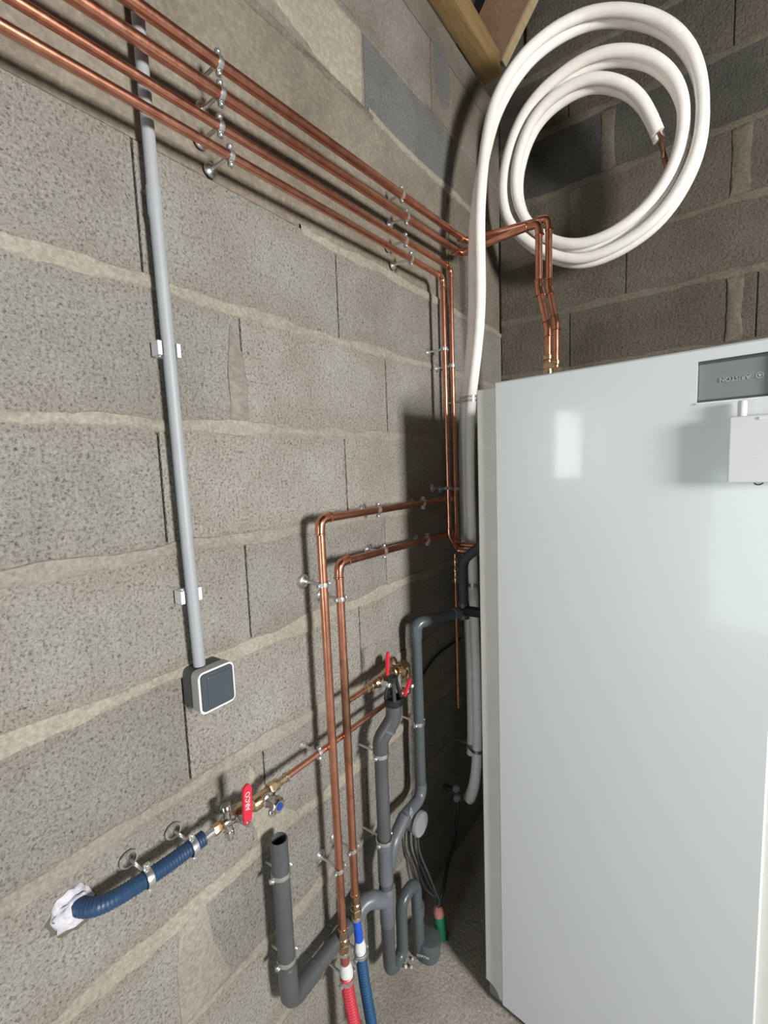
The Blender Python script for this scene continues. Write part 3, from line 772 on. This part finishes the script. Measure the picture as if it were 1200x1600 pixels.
# gateway box hung on the door
gw = thing('control_box', 'small white control box fixed on the heat pump door below the display', 'box', (UX, UY, 0), rz=UR)
def gpart(mb, name, m, sm=0, label=None):
    o = mb.obj(name, m, None, sm, label); o.parent = gw; return o
gpart(MB().box((.394, -.0225, 1.276), (.484, -.0005, 1.3735), .0022), 'housing', M['gateway'])
gpart(MB().box((.3938, -.0228, 1.3135), (.4842, -.0215, 1.3142), 0), 'seam', M['unit_side'])
gpart(MB().lathe([(.0058, 0), (.0058, .022), (.0050, .024)], (.408, -.010, 1.3725), (0, 0, 1), 14), 'cable_entry', M['gateway'], 35)
gpart(MB().box((.428, -.0236, 1.3665), (.466, -.0224, 1.3705), .0003), 'label_strip', M['white'])
gpart(MB().sweep(spline([(.425, -.012, 1.2775), (.427, -.013, 1.2735), (.431, -.013, 1.2725), (.435, -.013, 1.2745), (.436, -.012, 1.2775)], 4), .0009, 8), 'cable_loop', M['cable'], 35)

# ------------------------------------------------------------------ grey conduit and switch
cy_, cx_ = -1.333, .0225
t = thing('conduit', 'pale grey plastic conduit running down the left wall to the switch', 'conduit', (cx_, cy_, 1.02))
MB().sweep([(cx_ - .004, cy_ - .008, 2.18), (cx_ - .002, cy_ - .006, 1.72)], .0088, 18).obj('upper_tube', M['conduit'], t)
MB().sweep([(cx_ - .002, cy_ - .006, 1.73), (cx_ - .002, cy_ - .006, 1.695), (cx_ - .002, cy_ - .0055, 1.685), (cx_, cy_, 1.21), (cx_, cy_ + .004, 1.012)], [.0102, .0102, .0092, .0092, .0092], 18).obj('lower_tube', M['conduit'], t)
for z, nm in ((1.505, 'upper'), (1.128, 'lower')):
    t = thing('conduit_clip', '%s white clip holding the grey conduit to the left wall' % nm, 'clip', (0, cy_, z))
    yy = cy_ if z < 1.4 else cy_ - .003
    MB().box((.0005, yy - .012, z - .011), (.0125, yy + .012, z + .011), .001).obj('base', M['white'], t, 0)
    for s in (1, -1):
        MB().box((.004, yy + s * .0145 - .0032, z - .0105), (.024, yy + s * .0145 + .0032, z + .0105), .0012).obj('jaw', M['white'], t, 0)
t = thing('switch', 'square surface mounted switch with dark rocker at the end of the conduit', 'switch', (0, -1.315, .976))
sy, sz = -1.3165, .9760
def rr_prism(w, h, r, x0, x1): return MB().prism(rrect(w, h, r), (x0, sy, sz), (0, 1, 0), (0, 0, 1), (x1 - x0, 0, 0))
rr_prism(.062, .066, .010, .0008, .030).obj('back_box', M['box_grey'], t)
rr_prism(.064, .068, .010, .029, .047).obj('frame', M['box_frame'], t)
mb = MB(); o_ = rrect(.064, .068, .010); i_ = rrect(.0585, .0625, .008); N = len(o_); vs = []
for pts, x in ((o_, .0468), (o_, .0485), (i_, .0485), (i_, .0468)): vs += [(x, sy + a, sz + b) for a, b in pts]
mb.add(vs, [(q * N + j, q * N + (j + 1) % N, ((q + 1) % 4) * N + (j + 1) % N, ((q + 1) % 4) * N + j) for q in range(4) for j in range(N)])
mb.obj('rim', M['white'], t)
MB().prism(rrect(.056, .060, .005), (.0465, sy + .0006, sz), (0, 1, 0), (0, 0, 1), (.0035, 0, 0)).obj('rocker', M['rocker'], t)
MB().box((.047, sy - .018, sz - .026), (.0515, sy + .026, sz + .024), .002).obj('rocker_face', M['rocker'], t, 0)

# ------------------------------------------------------------------ water inlet: blue hose, valve, tap, copper line
hp = spline([(-.004, -1.521, .745), (.016, -1.520, .746), (.036, -1.506, .748), (.048, -1.474, .750), (.052, -1.42, .749), (.050, -1.362, .747)], 6)
t = tag(corrugated(hp, .0112, .0044, .0005, 18).obj('blue_hose', M['blue_hose']), 'dark blue corrugated hose coming out of the left wall', 'hose')
fp = MB(); rnd = random.Random(3); nu, nv = 26, 9; vs = []; fs = []
for j in range(nv + 1):
    for i in range(nu):
        th = 2 * PI * i / nu; ph = PI / 2 * j / nv
        k = 1 + .30 * noise.noise(Vector((math.cos(th) * 2.2, math.sin(th) * 2.2, j * .5 + 4))) + .20 * noise.noise(Vector((math.cos(th) * 6, math.sin(th) * 6, j)))
        rr = .0245 * math.cos(ph) * k + .0005
        vs.append((-.002 + .017 * math.sin(ph) * (1 + .3 * noise.noise(Vector((th, j, 2)))), -1.522 + rr * math.cos(th) * 1.02 - .003, .740 + rr * math.sin(th) * 1.05))
for j in range(nv):
    for i in range(nu): fs.append((j * nu + i, j * nu + (i + 1) % nu, (j + 1) * nu + (i + 1) % nu, (j + 1) * nu + i))
fp.add(vs, fs)
tag(fp.obj('expanding_foam', M['fill_foam'], smooth=60), 'lump of pale expanding foam around the blue hose at the wall', 'foam')
hole = MB(); vs = [(.0009, -1.526, .735)]; N = 30
for i in range(N):
    th = 2 * PI * i / N; rr = .029 * (1 + .25 * noise.noise(Vector((math.cos(th) * 3, math.sin(th) * 3, 9))))
    vs.append((.0009, -1.526 + rr * math.cos(th), .735 + rr * math.sin(th)))
hole.add(vs, [(0, 1 + i, 1 + (i + 1) % N) for i in range(N)])
child(hole.obj('broken_edge', M['joint'], smooth=0), wall_left)
# clips with loops on the hose
for y, z, nm in ((-1.449, .751, 'nearer the foam'), (-1.381, .7475, 'nearer the brass valve')):
    t = thing('hose_clip', 'steel clip with round wall loop on the blue hose, %s' % nm, 'clip', (0, y, z))
    r = .0126
    MB().lathe([(r, -.0045), (r + .0016, -.0045), (r + .002, 0), (r + .0016, .0045), (r, .0045)], (.052, y, z), (0, 1, 0), 22, closed=True).obj('ring', M['steel'], t)
    MB().lathe([(.0105, 0), (.0125, .001), (.0135, .0022), (.0125, .0034), (.0105, .0030)], (.002, y - .004, z + .006), (1, 0, 0), 22, closed=True).obj('wall_loop', M['steel'], t)
    MB().lathe([(.0030, 0), (.0030, .036)], (.002, y, z + .001), (1, 0, 0), 10).obj('stud', M['steel'], t)
    for s in (1, -1):
        MB().box((.0488, y - .0045, z + s * (r + .001) - (.008 if s < 0 else 0)), (.0535, y + .0045, z + s * (r + .001) + (.008 if s > 0 else 0)), .0008).obj('ear', M['steel'], t, 0)
        MB().lathe([(.0026, 0), (.0034, 0), (.0034, .0022), (.0024, .003)], (.0535, y, z + s * (r + .0055)), (1, 0, 0), 12).obj('screw', M['steel'], t)

Y = Vector((0, 1, 0)); X = Vector((1, 0, 0)); Z = Vector((0, 0, 1))
ax = .050; vz = .746
t = thing('ball_valve', 'brass ball valve with red lever on the blue hose', 'valve', (ax, -1.30, vz))
MB().lathe([(.0062, 0), (.0062, .020), (.0070, .020), (.0070, .024)], (ax, -1.368, vz), Y, 16).obj('steel_ferrule', M['steel'], t)
MB().lathe([(.0088, 0), (.0092, .001), (.0092, .011), (.0086, .012)], (ax, -1.3445, vz), Y, 6).obj('brass_nut', M['brass'], t, 20)
MB().lathe([(.0056, 0), (.0056, .004), (.0078, .005), (.0078, .007)], (ax, -1.334, vz), Y, 14).obj('brass_neck', M['brass'], t)
MB().lathe([(.0090, 0), (.0102, .003), (.0102, .017), (.009, .02)], (ax, -1.3275, vz), Y, 18).obj('drain_body', M['chrome'], t)
MB().lathe([(.0072, 0), (.0072, .010), (.0092, .011), (.0092, .019), (.0080, .021)], (ax, -1.3175, vz + .006), Vector((-.15, 0, 1)), 16).obj('drain_cap', M['chrome'], t)
MB().lathe([(.0068, 0), (.0068, .010), (.0082, .011), (.0082, .019), (.0050, .020), (.0050, .026)], (ax, -1.3175, vz - .006), Vector((.15, 0, -1)), 14).obj('drain_outlet', M['chrome'], t)
MB().lathe([(.0090, 0), (.0125, .004), (.0140, .012), (.0140, .020), (.0115, .027), (.0135, .028), (.0135, .038), (.0105, .040)], (ax, -1.3095, vz), Y, 20).obj('valve_body', M['brass'], t)
MB().lathe([(.0062, 0), (.0062, .020), (.0044, .021), (.0044, .030)], (ax + .010, -1.302, vz), X, 14).obj('stem', M['chrome'], t)
# lever: plate bent outward, rounded end
lev = [(-.0075, -.004), (.0075, -.004), (.0085, .010), (.0085, .056), (.0065, .062), (.003, .0655), (-.003, .0655), (-.0065, .062), (-.0085, .056), (-.0085, .010)]
L_up = Vector((.10, -.02, 1)).normalized()
lo = Vector((ax + .030, -1.302, vz + .006))
MB().prism([(a * .95, b) for a, b in lev], lo, Y, L_up, (.0045, 0, 0)).obj('lever', M['red'], t, label='red lever handle')
MB().box((ax + .0285, -1.308, vz - .006), (ax + .0305, -1.296, vz + .010), .0006).obj('lever_plate', M['steel'], t, 0)
MB().lathe([(.0062, 0), (.0062, .0045), (.0035, .0050), (.0035, .0075)], (ax + .0305, -1.302, vz), X, 6).obj('stem_nut', M['chrome'], t, 20)
text_mb('ARCO', .0125, lo + L_up * .036 + X * .0048, L_up, -Y, X, .0006).obj('lettering', M['print'], t, 0, 'white lettering along the red lever')

vz = .740
t = thing('drain_tap', 'chrome drain tap with blue centred round knob beside the red lever', 'tap', (ax, -1.245, vz))
MB().lathe([(.0108, 0), (.0125, .003), (.0125, .034), (.0108, .037)], (ax, -1.270, vz), Y, 18).obj('brass_tee', M['brass'], t)
MB().lathe([(.0105, 0), (.0130, .001), (.0130, .004), (.0092, .006), (.0092, .016)], (ax + .010, -1.243, vz), X, 18).obj('flange', M['chrome'], t)
mb = MB(); R0 = .0125; seg = 32; vs = []; fs = []
for h, rr in ((.014, .85), (.017, 1.0), (.029, 1.0), (.032, .82)):
    for k in range(seg):
        th = 2 * PI * k / seg; r = R0 * rr * (1 + .07 * math.cos(8 * th)); vs.append((ax + .010 + h, -1.243 + r * math.cos(th), vz + r * math.sin(th)))
for i in range(3):
    for k in range(seg): fs.append((i * seg + k, i * seg + (k + 1) % seg, (i + 1) * seg + (k + 1) % seg, (i + 1) * seg + k))
fs += [tuple(range(seg)), tuple(3 * seg + k for k in range(seg))]
mb.add(vs, fs); mb.obj('knob', M['chrome'], t)
MB().lathe([(.0062, 0), (.0062, .0010), (.0045, .0014)], (ax + .042, -1.243, vz), X, 18).obj('blue_cap', M['blue_dot'], t)
MB().lathe([(.0052, 0), (.0052, .008), (.0066, .009), (.0066, .015), (.0048, .018)], (ax + .020, -1.243, vz - .006), Vector((.3, -.3, -1)), 12).obj('outlet', M['chrome'], t)

vz = .746
t = thing('copper_pipe', 'slim copper pipe running level behind the two elbowed pipes from the brass valve', 'pipe', (ax, -1.23, vz))
MB().lathe([(.0112, 0), (.0118, .002), (.0118, .010), (.0098, .011), (.0098, .014)], (ax, -1.233, vz), Y, 6).obj('brass_nut', M['brass'], t, 20)
MB().lathe([(.0100, 0), (.0100, .006), (.0072, .009), (.0072, .024), (.0086, .025), (.0086, .030), (.0064, .031)], (ax, -1.219, vz), Y, 16).obj('brass_adaptor', M['brass'], t)
MB().sweep([(ax, -1.19, vz), (ax, -.80, .744)], .0060, 14).obj('tube', M['copper'], t)
pipe_clip((ax, -1.105, vz), 'y', .0060, 'steel clip on the slim level copper pipe just left of the elbowed pipes', ear=.005, plate=.009)

# second valve group with pressure reducer
bx, bz = .060, .821
t = thing('ball_valve', 'brass ball valve with upright red lever near the grey drain stack', 'valve', (bx, -.90, bz))
MB().lathe([(.0064, 0), (.0064, .010), (.0092, .012), (.0092, .024), (.0108, .025), (.0108, .036), (.0095, .038)], (bx, -.968, bz), Y, 16).obj('brass_adaptor', M['brass'], t)
MB().lathe([(.0095, 0), (.0128, .005), (.0138, .014), (.0115, .023), (.0130, .024), (.0130, .034), (.0110, .036)], (bx, -.932, bz), Y, 18).obj('valve_body', M['brass'], t)
MB().lathe([(.0060, 0), (.0060, .022), (.0042, .023), (.0042, .030)], (bx + .008, -.916, bz), X, 12).obj('stem', M['steel'], t)
MB().prism([(a * .50, b * .80) for a, b in lev], (bx + .029, -.919, bz + .028), Y, Vector((.06, .0, 1)).normalized(), (.0045, 0, 0)).obj('lever', M['red'], t, label='red lever handle')
MB().lathe([(.0062, 0), (.0062, .0045), (.0035, .006)], (bx + .031, -.916, bz), X, 6).obj('stem_nut', M['steel'], t, 20)
t = thing('pressure_reducer', 'round brass pressure reducer beyond the upright red lever', 'valve', (bx, -.83, bz))
MB().lathe([(.0105, 0), (.0125, .004), (.0150, .010), (.0150, .020), (.0175, .022), (.0175, .030), (.0160, .032), (.0175, .034), (.0175, .044), (.0140, .050), (.0115, .058), (.0115, .066), (.0130, .067), (.0130, .078), (.009, .080)], (bx, -.896, bz), Y, 22).obj('body', M['brass'], t)
MB().lathe([(.0135, 0), (.0150, .002), (.0150, .016), (.0125, .022), (.0085, .024)], (bx - .006, -.845, bz + .006), Vector((-.6, .1, 1)), 20).obj('bonnet', M['brass'], t)
MB().lathe([(.0062, 0), (.0062, .010), (.0086, .011), (.0086, .019), (.0060, .020)], (bx + .014, -.845, bz), X, 14).obj('gauge_port', M['brass'], t)
t = thing('angle_valve', 'brass bypass valve with slanting red lever beside the thin grey pipe', 'valve', (bx, -.80, .75))
MB().sweep(fillet([(bx, -.818, bz), (bx, -.796, bz), (bx, -.796, .744), (bx - .008, -.815, .744)], [.012, .006], 6), .0098, 16).obj('elbow_body', M['brass'], t)
MB().lathe([(.0115, 0), (.0125, .002), (.0125, .012), (.0105, .014)], (bx, -.796, .772), Z, 8).obj('brass_nut', M['brass'], t, 20)
MB().lathe([(.0060, 0), (.0060, .018), (.004, .019), (.004, .026)], (bx + .006, -.822, .776), X, 12).obj('stem', M['steel'], t)
ld = Vector((.12, -.72, -.52)).normalized(); up2 = Vector((0, -.62, .60)).normalized()
MB().prism([(a * .55, b * .66) for a, b in lev], (bx + .030, -.830, .797), Vector((0, .70, -.70)), ld, (.0045, 0, 0)).obj('lever', M['red'], t, label='red lever handle')
MB().lathe([(.0058, 0), (.0058, .004), (.003, .006)], (bx + .033, -.824, .780), X, 6).obj('stem_nut', M['steel'], t, 20)
t = thing('copper_pipe', 'short slim copper branch from the scorched pipe to the upper red lever valve', 'pipe', (bx, -1.0, bz))
MB().sweep([(bx, -1.020, bz), (bx, -.966, bz)], .0058, 14).obj('tube', M['copper'], t)

# ------------------------------------------------------------------ grey PVC drains
def pvc_piece(t, name, path, r, m, seg=20, rad=None): return MB().sweep(path, rad or r, seg).obj(name, m, t)
# left open standpipe with the long level pipe to the stack
sx_, sy_, sr = .044, -1.213, .0165
t = thing('standpipe', 'grey open topped standpipe with elbow and level drain along the left wall', 'pipe', (sx_, sy_, .28))
# open tube: outside wall, rim, inside
mb = MB(); mb.lathe([(sr, .345), (sr, .632), (sr - .0006, .6335), (sr - .0022, .6335), (sr - .0028, .632), (sr - .0028, .56)], (sx_, sy_, 0), Z, 24, caps=False)
mb.obj('upright', M['pvc'], t)
MB().lathe([(.001, .0), (sr - .003, .0005)], (sx_, sy_, .5605), Z, 20).obj('dark_bore', M['black'], t)
so = sr * 1.13
path = [(sx_, sy_, .372), (sx_, sy_, .370)] + arc((sx_, sy_, .37), (sx_, sy_ + .002, .288), (sx_, -1.10, .289), .024, 9) + [Vector((sx_, -1.140, .289)), Vector((sx_, -1.138, .289))]
pvc_piece(t, 'elbow', path, so, M['pvc_light'] if False else M['pvc'], rad=[sr, so] + [so] * (len(path) - 4) + [so, sr])
pvc_piece(t, 'level_pipe', [(sx_, -1.145, .289), (sx_, -1.005, .293)], sr, M['pvc'])
bp = spline([(sx_, -1.030, .292), (sx_ + .001, -1.005, .298), (sx_ + .006, -.985, .306), (sx_ + .014, -.968, .304), (sx_ + .020, -.950, .292), (sx_ + .025, -.935, .282)], 5)
pvc_piece(t, 'swept_bend', bp, so, M['pvc_light'])
def pvc_clip(c, r, label, wx=True):
    x, y, z = c
    t = thing('pipe_clip', label, 'clip', (0, y, z))
    MB().lathe([(r + .0002, -.0045), (r + .002, -.0045), (r + .0024, 0), (r + .002, .0045), (r + .0002, .0045)], c, Z, 26, closed=True).obj('ring', M['steel'], t)
    MB().lathe([(.0030, 0), (.0030, max(.004, x - r - .002))], (.001, y, z), X, 10).obj('stud', M['steel'], t)
    for s in (1, -1):
        MB().box((x - .0025, y + s * (r + .0055) - .0045, z - .0045), (x + .0025, y + s * (r + .0055) + .0045, z + .0045), .0008).obj('ear', M['steel'], t, 0)
        MB().lathe([(.0024, -.002), (.0034, 0), (.0034, .003), (.0022, .004)], (x + .0025, y + s * (r + .006), z), X, 10).obj('screw', M['steel'], t)
    return t
pvc_clip((sx_, sy_, .565), sr, 'steel clip near the open top of the left standpipe')
pvc_clip((sx_, sy_, .385), sr, 'steel clip above the elbow of the left standpipe')

# drain stack with wye, tee and siphon
kx, ky, kr = .068, -.925, .0160
t = thing('drain_stack', 'grey vertical drain stack with angled branches and a trap at the floor', 'pipe', (kx, ky, .09))
top = [(.092, -.903, .772), (.092, -.903, .745), (.090, -.904, .735), (.074, -.921, .690), (kx, ky, .672), (kx, ky, .655)]
tp = fillet([(.093, -.902, .773), (.093, -.902, .735), (kx, ky, .685), (kx, ky, .648)], [.05, .05], 8)
pvc_piece(t, 'offset_bend', tp, so, M['pvc'])
MB().lathe([(so, 0), (so + .001, .001), (so + .001, .005), (so, .006)], (.0815, -.9125, .7075), Vector((.45, .4, .9)), 20).obj('bend_joint', M['pvc_light'], t)
pvc_piece(t, 'upright', [(kx, ky, .655), (kx, ky, .415)], kr, M['pvc'])
MB().lathe([(kr * 1.04, .0), (kr * 1.14, .002), (kr * 1.14, .085), (kr * 1.2, .087), (kr * 1.2, .104), (kr * 1.05, .106)], (kx, ky, .322), Z, 22).obj('wye_body', M['pvc_light'], t)
wy = fillet([(kx, ky + .002, .358), (kx, ky + .040, .412), (kx - .002, -.80, .425)], [.03], 8)
pvc_piece(t, 'wye_branch', fillet([(kx, ky + .002, .345), (kx, ky + .038, .400), (.064, -.835, .425)], [.04], 8), .0165, M['pvc_light'])
pvc_piece(t, 'upright', [(kx, ky, .325), (kx, ky, .290)], kr, M['pvc'])
MB().lathe([(kr * 1.05, 0), (kr * 1.13, .002), (kr * 1.13, .096), (kr * 1.05, .098)], (kx, ky, .210), Z, 22).obj('tee_body', M['pvc_light'], t)
pvc_piece(t, 'upright', [(kx, ky, .215), (kx, ky, .115)], kr, M['pvc'])
trap = fillet([(kx, ky, .130), (kx, ky, .075), (.070, -.870, .075), (.070, -.870, .218), (.073, -.806, .232), (.076, -.800, .01)], [.024, .024, .026, .026], 8)
i1 = 10
pvc_piece(t, 'trap', trap, .0150, M['pvc_blue'])
MB().lathe([(.0155, 0), (.0172, .001), (.0172, .030), (.0155, .031)], (.0752, -.802, .128), Z, 20).obj('trap_socket', M['pvc_blue'], t)
pvc_clip((kx, ky, .650), kr + .001, 'steel clip under the offset bend of the drain stack')
pvc_clip((kx, ky, .432), kr + .0022, 'steel clip above the branch of the drain stack')
# floor collar
t = tag(MB().lathe([(.031, .001), (.033, .010), (.0335, .044), (.031, .050), (.022, .052)], (.090, -.782, 0), Vector((.05, .06, 1)), 26).obj('floor_collar', M['pvc_blue']), 'wide grey pipe socket in the floor under the drain trap', 'pipe')
tx = text_mb('IITFTW', .0105, (.0975, -.818, .031), Vector((.95, .30, 0)), Z, Vector((.30, -.95, .0)), .0006)
tx.obj('lettering', M['print'], t, 0)

# black air gap funnel on the stack
t = thing('funnel', 'black air gap funnel sitting on top of the drain stack', 'funnel', (.093, -.902, .768))
fx, fy = .093, -.902
MB().lathe([(.0195, 0), (.0215, .001), (.0215, .016), (.0200, .018), (.0172, .017), (.0165, .002)], (fx, fy, .768), Z, 24, closed=True).obj('cup', M['black'], t)
for k in range(4):
    th = PI / 4 + k * PI / 2
    a = Vector((fx + .0180 * math.cos(th), fy + .0180 * math.sin(th), .783)); b = Vector((fx + .0085 * math.cos(th), fy + .0085 * math.sin(th), .826))
    MB().sweep([a, a.lerp(b, .5), b], [.0050, .0046, .0040], 8).obj('rib', M['black'], t)
MB().lathe([(.0108, 0), (.0125, .003), (.0120, .016), (.0088, .018)], (fx, fy, .820), Z, 20).obj('neck', M['black'], t)

# thin condensate pipe
nx, ny, nr = .058, -.742, .0136
t = thing('condensate_pipe', 'slim grey drain pipe with top elbow running from the dark sleeve down to the stack', 'pipe', (nx, ny, .42))
pvc_piece(t, 'upright', [(nx, ny, .872), (nx, ny, .448)], nr, M['pvc_blue'])
ea = arc((nx, ny, .80), (nx, ny, .907), (.10, -.66, .908), .020, 8)
pvc_piece(t, 'elbow', [Vector((nx, ny, .868))] + ea + [ea[-1] + (Vector((.10, -.66, .908)) - Vector((nx, ny, .907))).normalized() * .030], nr * 1.13, M['pvc_blue'])
pvc_piece(t, 'level_pipe', [(.072, -.715, .908), (.121, -.611, .910)], nr, M['pvc_blue'])
MB().lathe([(nr * 1.02, 0), (nr * 1.14, .001), (nr * 1.14, .016), (nr * 1.02, .017)], (.110, -.634, .910), Vector((.42, .9, .0)), 20).obj('sleeve', M['pvc_light'], t)
lowbend = fillet([(nx, ny, .462), (nx, ny, .415), (.062, -.835, .424 - .012)], [.026], 8)
pvc_piece(t, 'lower_bend', fillet([(nx, ny, .460), (nx, ny, .418), (.0635, -.838, .4255)], [.026], 8), nr * 1.13, M['pvc_light'])
lu, lv, lw = Vector((.35, -.90, -.1)).normalized(), Vector((-.35, -.15, .93)).normalized(), Vector((.84, .36, .38)).normalized()
mb = text_mb('LF', .010, (.0775, -.822, .4345), Vector((.35, -.90, -.1)).normalized(), Vector((-.35, -.15, .93)).normalized(), Vector((.84, .36, .38)).normalized(), .0006)
mb.obj('lettering', M['print'], t, 0)
pvc_clip((nx, ny, .632), nr, 'steel clip halfway down the slim grey drain pipe')

lo2 = Vector((.0775, -.822, .4345)); hw_, hh_, lt = .0085, .0075, .0010
mb = MB()
for a0, a1, b0, b1 in ((-hw_, hw_, hh_ - lt, hh_), (-hw_, hw_, -hh_, -hh_ + lt), (-hw_, -hw_ + lt, -hh_, hh_), (hw_ - lt, hw_, -hh_, hh_)):
    mb.prism([(a0, b0), (a1, b0), (a1, b1), (a0, b1)], lo2, lu, lv, lw * .0006)
mb.obj('label_outline', M['print'], t, 0)

# round junction box, cables, green conduit
t = thing('junction_box', 'round grey junction box on the wall behind the slim drain pipe', 'junction box', (0, -.748, .350))
jd = Vector((1, -.55, .25)).normalized()
MB().lathe([(.026, 0), (.028, .004), (.028, .040), (.026, .042)], (.004, -.745, .338), X, 22).obj('body', M['jbox'], t)
MB().lathe([(.027, 0), (.0325, .002), (.0325, .011), (.031, .0135), (.0, .0145)], (.046, -.745, .338), X, 28).obj('lid', M['jbox'], t)
gc = [(.094, -.722, 0), (.093, -.722, .068)]
t = thing('green_conduit', 'short green conduit stub standing out of the floor with cables in it', 'conduit', (.094, -.722, 0))
MB().sweep([(.098, -.722, .001), (.092, -.722, .066)], .0165, 18).obj('tube', M['green'], t)
MB().sweep([(.0922, -.722, .062), (.0918, -.722, .072), (.0912, -.722, .083), (.0905, -.722, .092)], [.0150, .0175, .0150, .0080], 14).obj('pink_wrap', M['pink'], t, label='dull pink wrapping at the top')
def cable(label, pts, r, m, n=6): return tag(MB().sweep(spline(pts, n), r, 8).obj('cable', m), label, 'cable', None)
cable('black cable hanging from the round junction box to the green conduit, leftmost of three', [(.024, -.757, .318), (.030, -.765, .27), (.045, -.752, .20), (.062, -.742, .145), (.086, -.724, .112), (.0905, -.722, .088)], .0034, M['cable'])
cable('black cable hanging from the round junction box to the green conduit, middle of three', [(.034, -.750, .316), (.040, -.757, .26), (.056, -.740, .19), (.074, -.730, .14), (.089, -.7215, .110), (.0915, -.720, .088)], .0034, M['cable'])
cable('grey cable hanging from the round junction box to the green conduit, rightmost of three', [(.040, -.740, .316), (.048, -.744, .25), (.068, -.731, .18), (.083, -.725, .135), (.0935, -.7215, .110), (.0925, -.7235, .088)], .0030, M['cable_grey'])
cable('thick black cable hanging in the gap from the small round knobs to the green conduit', [(.050, -.520, .275), (.058, -.535, .24), (.070, -.585, .18), (.082, -.655, .145), (.095, -.700, .125), (.0905, -.7235, .092)], .0055, M['cable'])
cable('thin black cable running along the shaded wall behind the slim drain pipe', [(.006, -.66, .70), (.006, -.56, .735), (.006, -.45, .74), (.012, -.40, .745)], .0035, M['cable'])
t = thing('drain_cock', 'small dark drain cock with two round knobs in the shaded gap', 'valve', (.03, -.52, .29))
MB().lathe([(.0080, 0), (.0095, .002), (.0095, .044), (.008, .046)], (.002, -.522, .288), X, 14).obj('body', M['cable_grey'], t)
for z, y in ((.272, -.526), (.306, -.529)):
    MB().lathe([(.0095, 0), (.0115, .002), (.0115, .010), (.0095, .012)], (.046, y, z), Vector((1, -.5, 0)), 16).obj('knob', M['jbox'], t)

# crumbs of mortar and foam on the floor by the trap
for i, (x, y, r, m) in enumerate([(.060, -.846, .0060, 'tape'), (.072, -.838, .0045, 'fill_foam'), (.052, -.832, .0050, 'mortar'), (.064, -.820, .0040, 'tape'), (.042, -.858, .0045, 'mortar')]):
    bm = bmesh.new(); bmesh.ops.create_icosphere(bm, subdivisions=1, radius=r)
    for v in bm.verts: v.co *= 1 + .45 * noise.noise(v.co * 400 + Vector((i * 3, 1, 2)))
    mb = MB(); bm.verts.index_update()
    mb.add([(v.co.x + x, v.co.y + y, v.co.z * .8 + r * .62 + .002) for v in bm.verts], [[v.index for v in f.verts] for f in bm.faces]); bm.free()
    tag(mb.obj('crumb', M[m], smooth=0), 'small pale crumb of mortar on the floor beside the drain trap', 'debris', 'crumbs beside the drain trap')

# things of one kind share a group
for pre, g in (('pipe_clip', 'steel pipe clips on the left wall'), ('hose_clip', 'steel clips holding hoses and lines'), ('conduit_clip', 'white clips on the grey conduit'),
               ('copper_pipe', 'copper pipes on the left wall'), ('ball_valve', 'brass ball valves with red levers'), ('cable', 'cables in the gap beside the heat pump')):
    for o in S.objects:
        if o.parent is None and o.name.split('.')[0] == pre: o['group'] = g
